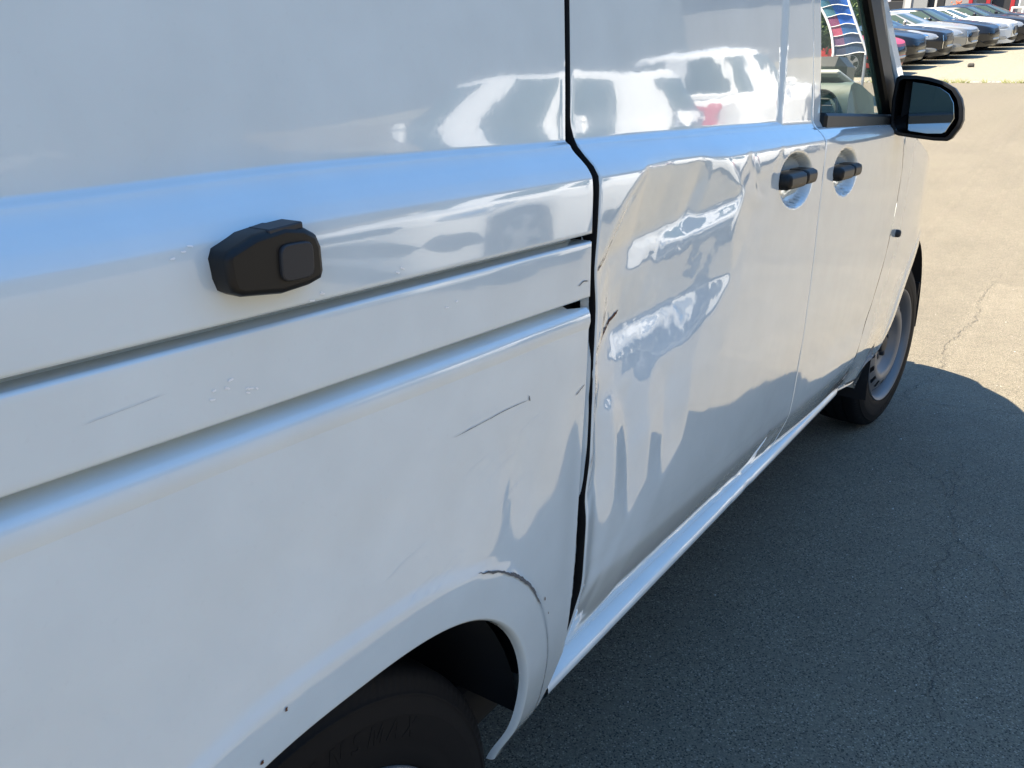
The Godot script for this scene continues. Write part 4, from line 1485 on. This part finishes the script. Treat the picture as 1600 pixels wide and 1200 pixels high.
# ---------------------------------------------------------------- other vehicles
class CarShape:
	var L := 4.55
	var Wd := 1.82
	var hood := 0.98          # height at the windscreen base
	var nose := 0.70          # height of the bonnet's front edge
	var tail := 1.0
	var roof := 1.44
	var base0 := -0.95        # greenhouse, from the windscreen base ...
	var base1 := 1.75         # ... to the foot of the rear window
	var top0 := -0.15
	var top1 := 1.05
	var wheel_r := 0.325
	var axle0 := -1.38
	var axle1 := 1.36
	var ex := 4.5             # squareness of the plan
	var bed := 0.0            # pickups: length of the open bed
	var clearance := 0.22
	var outline := []
	var n_out := 200

	func build() -> void:
		outline.clear()
		for i in n_out:
			var a := TAU * i / n_out
			var c := cos(a)
			var s := sin(a)
			outline.append(Vector2(Wd * 0.5 * signf(s) * pow(absf(s), 2.0 / ex), -L * 0.5 * signf(c) * pow(absf(c), 2.0 / ex)))
		# even spacing along the outline
		var cv := Curve2D.new()
		for p in outline:
			cv.add_point(p)
		cv.add_point(outline[0])
		var len_all := cv.get_baked_length()
		outline.clear()
		for i in n_out:
			outline.append(cv.sample_baked(len_all * i / n_out))

	func deck(z: float) -> float:
		if z < base0:
			var f := clampf((z + L * 0.5) / (base0 + L * 0.5), 0, 1)
			return lerpf(nose, hood, pow(f, 0.62))
		if z > base1:
			return lerpf(hood + 0.03, tail, clampf((z - base1) / (L * 0.5 - base1), 0, 1))
		return lerpf(hood, hood + 0.03, clampf((z - base0) / (base1 - base0), 0, 1))

	func low(q: Vector2) -> float:
		var y := clearance
		if absf(q.x) > Wd * 0.36:
			for za in [axle0, axle1]:
				var d := absf(q.y - za)
				var R := wheel_r + 0.055
				if d < R:
					y = maxf(y, wheel_r + sqrt(R * R - d * d))
		return y

	func wall(i: float, t: float, off := 0.0) -> Vector3:
		# a point on the side, i along the outline, t from the bottom edge to the shoulder
		var k := int(floor(i))
		var q: Vector2 = outline[posmod(k, n_out)].lerp(outline[posmod(k + 1, n_out)], i - k)
		var tn: Vector2 = (outline[posmod(k + 1, n_out)] - outline[posmod(k - 1, n_out)]).normalized()
		var nn := Vector2(tn.y, -tn.x)
		if nn.dot(q) < 0.0:
			nn = -nn
		var top := deck(q.y)
		var bulge := -0.055 * pow(maxf(0.0, t - 0.55) / 0.45, 2.2) - 0.05 * pow(maxf(0.0, 0.35 - t) / 0.35, 1.5) + 0.012 * exp(-pow((t - 0.62) / 0.08, 2.0))
		q += nn * (bulge + off)
		return Vector3(q.x, lerpf(low(outline[posmod(k, n_out)]), top, t), q.y)

	func body(mb: MB) -> void:
		var P := PackedVector3Array()
		var rows := 0
		for t in [0.0, 0.06, 0.2, 0.35, 0.5, 0.56, 0.62, 0.68, 0.8, 0.9, 0.97, 1.0]:
			for i in n_out:
				P.append(wall(i, t))
			rows += 1
		for r in [0.955, 0.9, 0.8, 0.65, 0.5, 0.35, 0.2, 0.0]:
			for i in n_out:
				var w := wall(i, 1.0)
				var z: float = w.z * r
				P.append(Vector3(w.x * r, deck(z) + 0.045 * (1.0 - r * r), z))
			rows += 1
		mb.grid(P, n_out, rows, Vector3.ZERO, true)

	func green(i: float, t: float, off := 0.0) -> Vector3:
		# a point on the glasshouse; i 0..1 round from the middle of the windscreen
		var a := TAU * i
		var c := cos(a)
		var s := sin(a)
		var e := 2.0 / 7.0
		var ux := signf(s) * pow(absf(s), e)
		var uz := -signf(c) * pow(absf(c), e)
		var f := pow(t, 1.15)
		var w := lerpf(Wd * 0.5 - 0.075, Wd * 0.5 - 0.27, f)
		var z0 := lerpf(base0, top0, t)
		var z1 := lerpf(base1, top1, t)
		var p := Vector3(ux * (w + off), lerpf(hood - 0.01, roof - 0.05, t), (z0 + z1) * 0.5 + uz * ((z1 - z0) * 0.5 + off))
		# windscreen bows forward
		if uz < -0.5:
			p.z -= 0.10 * (1.0 - ux * ux)
		elif uz > 0.5:
			p.z += 0.08 * (1.0 - ux * ux)
		return p

	func greenhouse(mb: MB) -> void:
		var m := 96
		var P := PackedVector3Array()
		var rows := 0
		for t in [0.0, 0.25, 0.5, 0.75, 0.92, 1.0]:
			for i in m:
				P.append(green(float(i) / m, t))
			rows += 1
		for r in [0.94, 0.84, 0.6, 0.3, 0.0]:
			for i in m:
				var w := green(float(i) / m, 1.0)
				var cz := (top0 + top1) * 0.5
				P.append(Vector3(w.x * r, roof - 0.05 + 0.05 * (1.0 - pow(r, 2.2)), cz + (w.z - cz) * r))
			rows += 1
		mb.grid(P, m, rows, Vector3.ZERO, true)

	func patch_green(mb: MB, i0: float, i1: float, t0: float, t1: float, off := 0.006, m := 14) -> void:
		var P := PackedVector3Array()
		for k in 4:
			for i in m:
				P.append(green(lerpf(i0, i1, i / float(m - 1)), lerpf(t0, t1, k / 3.0), off))
		mb.grid(P, m, 4, P[m] - Vector3(0, 0.8, (top0 + top1) * 0.5))

	func patch_wall(mb: MB, i0: float, i1: float, t0: float, t1: float, off := 0.006, m := 12) -> void:
		# lens-shaped patch standing slightly proud, with rounded ends
		var P := PackedVector3Array()
		for k in 6:
			for i in m:
				var f := i / float(m - 1)
				var half := pow(maxf(0.0, 1.0 - pow(absf(f * 2.0 - 1.0), 3.5)), 0.5) * 0.5
				var t := lerpf(t0, t1, 0.5 + (k / 5.0 - 0.5) * 2.0 * half)
				P.append(wall(lerpf(i0, i1, f), t, off * (1.0 - pow(absf(k / 2.5 - 1.0), 4.0) * 0.7)))
		var mid := P[3 * m + m / 2]
		mb.grid(P, m, 6, mid - Vector3(0, 0.5, mid.z * 0.85))

func car(label: String, at: Vector3, yaw: float, paint: Material, s: CarShape, group := "", look_n := 0, called := "parked_car", cat := "car") -> Node3D:
	s.build()
	var o := thing(called, label, cat, at, ground_basis(at.z, yaw), group)
	var mb := MB.new()
	s.body(mb)
	var body := part("car_body", mb, paint, o)
	mb = MB.new()
	s.greenhouse(mb)
	part("roof", mb, paint, o)
	var N := float(s.n_out)
	for g in [["windscreen", -0.105, 0.105, 0.08, 0.94], ["rear_window", 0.405, 0.595, 0.12, 0.9], ["side_window", 0.145, 0.245, 0.1, 0.88], ["side_window", 0.255, 0.355, 0.1, 0.88], ["side_window", 0.645, 0.745, 0.1, 0.88], ["side_window", 0.755, 0.855, 0.1, 0.88]]:
		mb = MB.new()
		s.patch_green(mb, g[1], g[2], g[3], g[4])
		part(g[0], mb, mats["car_glass"], o)
	# front: outline index 0 is the middle of the nose
	for sg in [1.0, -1.0]:
		mb = MB.new()
		var h: Array = [[13.0, 25.0, 0.62, 0.90], [12.0, 27.0, 0.66, 0.92], [14.0, 28.0, 0.56, 0.94]][look_n % 3]
		s.patch_wall(mb, h[0] * sg, h[1] * sg, h[2], h[3], 0.012)
		var hl := part("headlight", mb, mats["lamp"], o)
		mb = MB.new()
		s.patch_wall(mb, lerpf(h[0], h[1], 0.3) * sg, lerpf(h[0], h[1], 0.6) * sg, lerpf(h[2], h[3], 0.25), lerpf(h[2], h[3], 0.8), 0.018)
		part("reflector", mb, mats["chrome"], hl)
		mb = MB.new()
		s.patch_wall(mb, 12.0 * sg, 20.0 * sg, 0.16, 0.34, 0.006)
		part("fog_lamp", mb, mats["lamp"] if look_n == 1 else mats["black_gloss"], o)
		mb = MB.new()
		s.patch_wall(mb, (N * 0.5 - 12.0) * sg, (N * 0.5 - 24.0) * sg, 0.55, 0.9, 0.012)
		part("tail_light", mb, mat("red_lens", Color(0.35, 0.01, 0.01), 0.15), o)
		mb = MB.new()
		mb.box(Vector3(sg * (s.Wd * 0.5 + 0.06), s.hood + 0.06, s.base0 + 0.35), Vector3(0.17, 0.12, 0.10), 0.035)
		part("door_mirror", mb, paint, o)
		for za in [s.axle0, s.axle1]:
			var w := Node3D.new()
			w.name = "wheel" if not o.has_node("wheel") else ("wheel_%03d" % (o.get_children().filter(func(q): return String(q.name).begins_with("wheel")).size()))
			w.position = Vector3(sg * (s.Wd * 0.5 - 0.035), s.wheel_r, za)
			o.add_child(w)
			var B := Basis(Vector3(sg, 0, 0), Vector3.UP, Vector3(0, 0, sg))
			var r := s.wheel_r
			mb = MB.new()
			mb.lathe([[-0.2, r * 0.62], [-0.2, r * 0.93], [-0.18, r], [-0.03, r], [-0.005, r * 0.95], [0.0, r * 0.8], [-0.005, r * 0.68], [-0.03, r * 0.64]], Vector3.ZERO, B, 40)
			part("tyre", mb, mats["rubber"], w)
			mb = MB.new()
			var P := PackedVector3Array()
			var sk := PackedByteArray()
			var pr := [[-0.02, r * 0.67], [-0.008, r * 0.62], [-0.012, r * 0.5], [-0.02, r * 0.25], [-0.016, r * 0.12], [-0.014, 0.001]]
			for k in pr.size():
				for i in 60:
					var a := TAU * i / 60
					P.append(B * Vector3(pr[k][0], cos(a) * pr[k][1], sin(a) * pr[k][1]))
					sk.append(1 if k in [1, 2] and i % 12 > 4 else 0)
			mb.grid(P, 60, pr.size(), B.x, true, PackedColorArray(), sk)
			part("rim", mb, mats["steel_wheel"], w)
			mb = MB.new()
			mb.lathe([[-0.06, 0.0], [-0.06, r * 0.62], [-0.14, r * 0.62]], Vector3.ZERO, B, 24)
			part("brake_disc", mb, mats["dark"], w)
	mb = MB.new()
	s.patch_wall(mb, -9.5, 9.5, 0.50 if look_n != 1 else 0.36, 0.86, 0.008, 16)
	var gr := part("grille", mb, mats["black_gloss"], o)
	if look_n == 1:
		for k in 2:
			mb = MB.new()
			var pts := []
			for i in 12:
				pts.append(s.wall([-9.6, 9.6][k], lerpf(0.32, 0.88, i / 11.0), 0.012))
			mb.tube(pts, 0.012, 6)
			part("chrome_strip", mb, mats["chrome"], gr)
	mb = MB.new()
	s.patch_wall(mb, -12.0, 12.0, 0.12, 0.32, 0.006, 16)
	part("lower_intake", mb, mats["black_plastic"], o)
	mb = MB.new()
	s.patch_wall(mb, -5.5, 5.5, 0.34, 0.46, 0.022)
	part("number_plate", mb, mat("plate", Color(0.6, 0.6, 0.58), 0.5), o)
	mb = MB.new()
	mb.box(Vector3(0, s.clearance + 0.16, 0), Vector3(s.Wd - 0.5, 0.2, s.L - 0.5), 0.04)
	mb.box(Vector3(0, 0.45, 0), Vector3(s.Wd - 0.52, 0.5, s.L * 0.8), 0.04)
	part("underbody", mb, mats["dark"], o)
	if s.bed > 0.0:
		mb = MB.new()
		var z0 := s.base1 + 0.08
		var z1 := s.L * 0.5 - 0.08
		mb.box(Vector3(0, s.hood + 0.06, (z0 + z1) * 0.5), Vector3(s.Wd - 0.36, 0.03, z1 - z0), 0.01)
		part("bed_cover", mb, mats["black_plastic"], o)
		mb = MB.new()
		for sg in [1.0, -1.0]:
			mb.box(Vector3(sg * (s.Wd * 0.5 - 0.12), s.hood + 0.07, (z0 + z1) * 0.5), Vector3(0.10, 0.12, z1 - z0), 0.03)
		part("bed_rail", mb, paint, o)
	return o

func paint_mat(key: String, c: Color, metal := 0.0) -> StandardMaterial3D:
	return mat(key, c, 0.3, metal, 0.3)

# ---------------------------------------------------------------- trees
func tree(label: String, at: Vector3, h: float, r: float, leaf: Color, group := "") -> void:
	var o := thing("broadleaf_tree", label, "tree", at, Basis.IDENTITY, group)
	var mb := MB.new()
	var top := Vector3(rng.randf_range(-0.3, 0.3), h * 0.7, rng.randf_range(-0.3, 0.3))
	mb.tube([Vector3(0, -0.1, 0), Vector3(0.04, h * 0.2, 0.02), Vector3(-0.05, h * 0.42, 0.05), top], [h * 0.035, h * 0.026, h * 0.02, h * 0.008], 8)
	var tips := []
	for i in 9:
		var a := TAU * i / 9.0 + rng.randf_range(-0.3, 0.3)
		var b := Vector3(0, h * rng.randf_range(0.28, 0.55), 0)
		var e := b + Vector3(cos(a) * r * rng.randf_range(0.5, 0.8), h * rng.randf_range(0.08, 0.28), sin(a) * r * rng.randf_range(0.5, 0.8))
		mb.tube([b, b.lerp(e, 0.5) + Vector3(0, h * 0.03, 0), e], [h * 0.014, h * 0.009, h * 0.003], 6)
		tips.append(e)
		tips.append(b.lerp(e, 0.6) + Vector3(0, h * 0.1, 0))
	tips.append(top)
	part("trunk", mb, mat("bark", Color(0.09, 0.07, 0.05), 0.9), o)
	var lm := MB.new()
	for k in 5:
		var c := Vector3(rng.randf_range(-0.12, 0.12), rng.randf_range(-0.12, 0.12), rng.randf_range(-0.12, 0.12))
		var u := Vector3(rng.randf_range(-1, 1), rng.randf_range(-0.4, 0.4), rng.randf_range(-1, 1)).normalized() * 0.11
		var w := u.cross(Vector3(rng.randf_range(-1, 1), 1, rng.randf_range(-1, 1))).normalized() * 0.05
		var nn := u.cross(w).normalized()
		lm.tri(c - u, c + w, c + u, nn)
		lm.tri(c - u, c + u, c - w, nn)
	var mm := MultiMesh.new()
	mm.transform_format = MultiMesh.TRANSFORM_3D
	mm.mesh = lm.mesh()
	var cnt := int(1800 * r)
	mm.instance_count = cnt
	for i in cnt:
		var c: Vector3 = tips[rng.randi() % tips.size()]
		var d := Vector3(rng.randfn(), rng.randfn() * 0.7, rng.randfn()) * r * 0.24
		var sc := rng.randf_range(0.8, 1.5) * maxf(h / 7.0, 0.75)
		mm.set_instance_transform(i, Transform3D(Basis.from_euler(Vector3(rng.randf() * TAU, rng.randf() * TAU, rng.randf() * TAU)).scaled(Vector3.ONE * sc), c + d))
	var mi := MultiMeshInstance3D.new()
	mi.name = "crown"
	mi.multimesh = mm
	var lf := mat("leaf_%d" % int(leaf.g * 1000.0), leaf, 0.7)
	mi.material_override = lf
	mi.set_meta("kind", "stuff")
	o.add_child(mi)

# ---------------------------------------------------------------- the lot
func make_lot() -> void:
	var black := paint_mat("paint_black", Color(0.012, 0.012, 0.014))
	var dark := paint_mat("paint_dark", Color(0.022, 0.022, 0.026), 0.2)
	var red := paint_mat("paint_red", Color(0.42, 0.015, 0.02))
	var silver := paint_mat("paint_silver", Color(0.36, 0.35, 0.33), 0.45)
	var white := paint_mat("paint_white", Color(0.76, 0.76, 0.75))
	var grp := "cars parked side by side across the lot"
	var rows := [
		[-24.10, red, 2, "red parked car half hidden behind the van's windscreen pillar", 1.40, 0.0],
		[-26.10, black, 0, "black parked car with wide headlights next to the red car", 1.42, 0.0],
		[-28.10, dark, 1, "black parked car with tall chrome-edged grille beside the silver car", 1.43, 0.05],
		[-30.05, silver, 1, "silver parked car between two black cars", 1.42, 0.0],
		[-32.00, black, 2, "black parked car with oval headlights between silver and white cars", 1.46, -0.05],
		[-33.90, white, 1, "white parked car in the row, its bonnet bright in the sun", 1.42, 0.1],
		[-35.90, dark, 0, "black parked car just past the white car", 1.42, 0.0],
		[-37.90, black, 2, "farthest black parked car at the right edge of the picture", 1.44, 0.1]]
	for q in rows:
		var s := CarShape.new()
		s.roof = q[4] - 0.07
		s.hood = 0.99
		s.L = 4.7
		s.Wd = 1.76
		s.ex = [4.2, 4.6, 3.6][q[2]]
		s.nose = [0.76, 0.80, 0.74][q[2]]
		var yaw := deg_to_rad(-97.0) + float(q[5])
		var f := Vector3(-sin(yaw), 0, -cos(yaw))
		var front := Vector3((0.28 if q[0] > -24.5 else 0.0) - 4.1 + (-q[0] - 26.1) * 0.185, 0, q[0])
		var c := front - f * s.L * 0.5
		car(q[3], on_ground(c.x, c.z) + Vector3(0, 0.03, 0), yaw, q[1], s, grp, q[2])
	# the vehicles opposite that the van's side mirrors
	var s2 := CarShape.new()
	s2.L = 4.7
	s2.Wd = 1.9
	s2.hood = 1.18
	s2.nose = 1.02
	s2.tail = 1.05
	s2.roof = 1.78
	s2.base0 = -0.95
	s2.base1 = 2.15
	s2.top0 = -0.2
	s2.top1 = 1.75
	s2.wheel_r = 0.36
	s2.ex = 5.0
	car("white sport utility car standing opposite the van's dented side, outside the picture", on_ground(3.85, -6.4), deg_to_rad(180 + 4), white, s2, "", 0, "utility_car", "car")
	var s3 := CarShape.new()
	s3.L = 5.4
	s3.Wd = 1.95
	s3.hood = 1.12
	s3.nose = 0.98
	s3.tail = 1.12
	s3.roof = 1.82
	s3.base0 = -1.0
	s3.base1 = 1.05
	s3.top0 = -0.35
	s3.top1 = 0.95
	s3.wheel_r = 0.38
	s3.axle0 = -1.7
	s3.axle1 = 1.65
	s3.ex = 6.0
	s3.bed = 1.4
	s3.clearance = 0.35
	car("white pickup truck with a covered bed, parked beyond the white utility car", on_ground(4.45, -12.4), deg_to_rad(3), white, s3, "", 0, "pickup_truck", "truck")
	# trees
	tree("green leafy tree beside the banner, seen through the van's front door window", on_ground(-4.95, -18.0), 2.6, 0.95, Color(0.07, 0.11, 0.02))
	banner()
	workshop()
	warehouse()

func banner() -> void:
	var o := thing("banner_flag", "tall blue and red advertising banner with white cross seams, seen through the van's window", "banner", on_ground(-3.6, -16.0))
	var g := o.position
	var cols := [Color(0.01, 0.06, 0.24), Color(0.01, 0.09, 0.38), Color(0.01, 0.10, 0.45), Color(0.01, 0.12, 0.55), Color(0.01, 0.10, 0.30), Color(0.03, 0.06, 0.16), Color(0.02, 0.05, 0.12)]
	var lx := func(y): return lerpf(-4.30, -3.78, clampf((3.1 - y) / 1.05, 0, 1)) - 0.10 * pow(clampf((3.1 - y) / 1.05, 0, 1) - 1.0, 2.0) + 0.10 * sin(clampf((3.1 - y) / 1.05, 0, 1) * PI)
	var rx := func(y): return lerpf(-3.72, -3.22, clampf((3.1 - y) / 1.05, 0, 1))
	var pos := func(f, y):
		return Vector3(lerpf(lx.call(y), rx.call(y), f), y + 0.025 * sin(f * 5.0 + y * 2.0), -16.0 + 0.10 * sin(f * 4.0 + y * 1.5)) - g
	var y := 3.10
	for k in 7:
		var y1 := y - 0.155
		for half in 2:
			var mb := MB.new()
			var P := PackedVector3Array()
			var f0 := 0.0 if half == 0 else 0.34
			var f1 := 0.34 if half == 0 else 1.0
			for j in 4:
				for i in 12:
					P.append(pos.call(lerpf(f0, f1, i / 11.0), lerpf(y, y1, j / 3.0)))
			mb.grid(P, 12, 4, Vector3(0, 0, 1))
			var c: Color = cols[k]
			if half == 0:
				c = [Color(0.03, 0.05, 0.13), Color(0.03, 0.13, 0.20), Color(0.05, 0.16, 0.22), Color(0.20, 0.05, 0.12), Color(0.38, 0.06, 0.12), Color(0.14, 0.06, 0.14), Color(0.04, 0.05, 0.10)][k]
			part("cloth_panel", mb, mat("banner_%d_%d" % [k, half], c, 0.8), o)
		var sb := MB.new()
		var pts := []
		for i in 16:
			pts.append(pos.call(i / 15.0, y1) + Vector3(0, 0, 0.006))
		sb.tube(pts, 0.0075, 5)
		part("white_seam", sb, mat("white_cloth", Color(0.7, 0.7, 0.7), 0.8), o)
		y = y1
	for e in 2:
		var mb := MB.new()
		var pts := []
		for i in 16:
			pts.append(pos.call(float(e), lerpf(3.14, 1.98, i / 15.0)))
		mb.tube(pts, 0.022, 6)
		part("white_edge", mb, mats["white_cloth"], o)
	var mb := MB.new()
	mb.tube([Vector3(-3.24, 2.05, -16) - g, Vector3(-3.22, g.y, -16) - g], 0.025, 8)
	mb.tube([Vector3(-3.78, 2.03, -16) - g, Vector3(-3.76, g.y, -16) - g], 0.025, 8)
	part("pole", mb, mat("galvanised", Color(0.4, 0.4, 0.4), 0.4, 0.8), o)
	# red and white board beside it
	var b := thing("sign_board", "red sign board with a white lower band, behind the top of the banner", "sign", on_ground(-5.35, -26.0))
	mb = MB.new()
	mb.box(Vector3(0, 2.50, 0), Vector3(0.62, 1.1, 0.06), 0.01)
	part("red_face", mb, mat("sign_red", Color(0.55, 0.03, 0.02), 0.5), b)
	mb = MB.new()
	mb.box(Vector3(0, 1.83, 0), Vector3(0.62, 0.22, 0.06), 0.01)
	part("white_band", mb, mats["paint_white"], b)
	mb = MB.new()
	mb.box(Vector3(0, 0.86, 0), Vector3(0.07, 1.72, 0.05), 0.01)
	part("post", mb, mats["galvanised"], b)

func workshop() -> void:
	var z := -56.0
	var gy := hgt(z)
	var o := thing("workshop_building", "long grey workshop building with dark doorways and red door posts behind the parked cars", "building", Vector3(-9.0, gy, z))
	var gw := mat("grey_wall", Color(0.22, 0.225, 0.23), 0.8)
	var dk := mat("dark_door", Color(0.02, 0.02, 0.022), 0.5)
	var rd := mat("red_post", Color(0.30, 0.012, 0.015), 0.5)
	# wall pieces leave the openings free; x are scene coordinates
	var seg := [[-30.0, -11.98], [-10.63, -9.35], [-8.43, -6.14], [-5.2, 30.0]]
	for q in seg:
		var mb := MB.new()
		mb.box(Vector3((q[0] + q[1]) * 0.5 + 9.0, 2.6, -0.15), Vector3(q[1] - q[0], 5.2, 0.3), 0.01)
		part("wall", mb, gw, o)
	var mb := MB.new()
	mb.box(Vector3(9.0, 4.7, -0.16), Vector3(60.0, 1.0, 0.28), 0.01)
	part("lintel", mb, gw, o)
	mb = MB.new()
	mb.box(Vector3(9.0, 5.3, -5.0), Vector3(60.6, 0.25, 10.8), 0.02)
	part("flat_roof", mb, mat("roof_felt", Color(0.12, 0.12, 0.12), 0.9), o)
	mb = MB.new()
	mb.box(Vector3(9.0, 2.6, -9.8), Vector3(60.0, 5.2, 0.3), 0.01)
	mb.box(Vector3(-21.0, 2.6, -5.0), Vector3(0.3, 5.2, 9.4), 0.01)
	mb.box(Vector3(38.8, 2.6, -5.0), Vector3(0.3, 5.2, 9.4), 0.01)
	part("back_wall", mb, gw, o)
	for q in [[-11.98, -10.63], [-9.35, -8.43], [-6.14, -5.2]]:
		mb = MB.new()
		for k in 6:
			mb.box(Vector3((q[0] + q[1]) * 0.5 + 9.0, 0.36 + k * 0.70, -0.32), Vector3(q[1] - q[0] - 0.02, 0.68, 0.05), 0.02)
		part("shutter_door", mb, dk, o)
	for x in [-10.35, -8.9]:
		mb = MB.new()
		mb.box(Vector3(x + 9.0, 2.1, 0.03), Vector3(0.32 if x < -10 else 0.12, 4.2, 0.10), 0.01)
		part("pale_post", mb, mat("pale_post", Color(0.45, 0.43, 0.41), 0.7), o)
	for x in [-7.15, -6.28, -5.10]:
		mb = MB.new()
		mb.box(Vector3(x + 9.0, 2.1, 0.05), Vector3(0.20, 4.2, 0.16), 0.01)
		part("red_post", mb, rd, o)
	mb = MB.new()
	mb.box(Vector3(-6.63 + 9.0, 1.35, 0.03), Vector3(0.46, 1.5, 0.05), 0.01)
	var poster := part("door_poster", mb, dk, o)
	mb = MB.new()
	mb.box(Vector3(-6.63 + 9.0, 1.72, 0.065), Vector3(0.30, 0.42, 0.012), 0.003)
	part("poster_print", mb, rd, poster)
	mb = MB.new()
	mb.box(Vector3(-4.4 + 9.0, 2.05, 0.04), Vector3(1.3, 1.0, 0.05), 0.01)
	part("orange_board", mb, mat("orange", Color(0.55, 0.08, 0.02), 0.6), o)
	# potted flowers by the door
	var pot := thing("flower_pot", "pot of orange flowers on the workshop wall by the red posts", "flower pot", Vector3(-7.72, gy + 0.55, z + 0.35))
	mb = MB.new()
	mb.lathe([[0.0, 0.0], [0.0, 0.12], [0.24, 0.17], [0.26, 0.17], [0.24, 0.14], [0.24, 0.0]], Vector3.ZERO, Basis(Vector3(0, 1, 0), Vector3(1, 0, 0), Vector3(0, 0, -1)), 16)
	part("pot", mb, mat("pot_clay", Color(0.30, 0.12, 0.07), 0.8), pot)
	mb = MB.new()
	for i in 60:
		var p := Vector3(rng.randfn() * 0.13, 0.42 + rng.randfn() * 0.12, rng.randfn() * 0.1)
		mb.box(p, Vector3(0.07, 0.06, 0.07), 0.02)
	part("blossom", mb, mat("blossom", Color(0.50, 0.14, 0.07), 0.8), pot)
	mb = MB.new()
	mb.box(Vector3(0, -0.28, 0), Vector3(0.3, 0.54, 0.3), 0.02)
	part("plinth", mb, gw, pot)
	# white tubular stand
	var st := thing("white_stand", "white tubular frame standing before the workshop at the right edge", "stand", on_ground(-4.45, -52.0) + Vector3(0, 0.03, 0))
	mb = MB.new()
	for x in [-0.24, 0.24]:
		mb.tube([Vector3(x, 0, 0), Vector3(x, 0.85, 0)], 0.05, 8)
	mb.tube([Vector3(-0.28, 0.85, 0), Vector3(0.28, 0.85, 0)], 0.05, 8)
	part("frame", mb, mats["paint_white"], st)
	mb = MB.new()
	mb.tube([Vector3(0.04, 0.85, 0), Vector3(0.12, 2.4, 0)], 0.04, 8)
	part("upright", mb, mats["paint_white"], st)
	# the piece of rubbish on the concrete
	mb = MB.new()
	mb.box(Vector3.ZERO, Vector3(0.16, 0.10, 0.12), 0.03, Basis(Vector3(1, 0.4, 0).normalized(), 0.5))
	var rub := part("crumpled_scrap", mb, mat("scrap", Color(0.05, 0.045, 0.04), 0.9), self)
	rub.position = on_ground(-2.9, -26.5) + Vector3(0, 0.075, 0)
	tag(rub, "small dark crumpled scrap lying on the pale concrete", "scrap")

func warehouse() -> void:
	# the long hall opposite, whose dark cladding the van's upper panels mirror
	var o := thing("warehouse_building", "long slate grey clad hall across the lot, mirrored in the van's upper panels", "building", Vector3(23.0, 0, -24.0))
	var cl := mat("slate_cladding", Color(0.075, 0.092, 0.105), 0.6)
	for i in 14:
		for k in 2:
			var mb := MB.new()
			mb.box(Vector3(0.15, 3.6 + k * 5.0, -40.0 + 6.0 * i), Vector3(0.3, 4.97, 5.96), 0.03)
			part("cladding_panel", mb, cl, o)
	var mb := MB.new()
	mb.box(Vector3(0.3, 0.5, -1.0), Vector3(0.5, 1.2, 84.4), 0.03)
	part("plinth", mb, mats["grey_wall"], o)
	mb = MB.new()
	mb.box(Vector3(8.5, 6.0, -1.0), Vector3(16.0, 11.6, 83.6), 0.05)
	part("hall_body", mb, cl, o)
	mb = MB.new()
	mb.box(Vector3(8.3, 11.95, -1.0), Vector3(17.2, 0.3, 85.0), 0.05)
	part("flat_roof", mb, mats["roof_felt"], o)
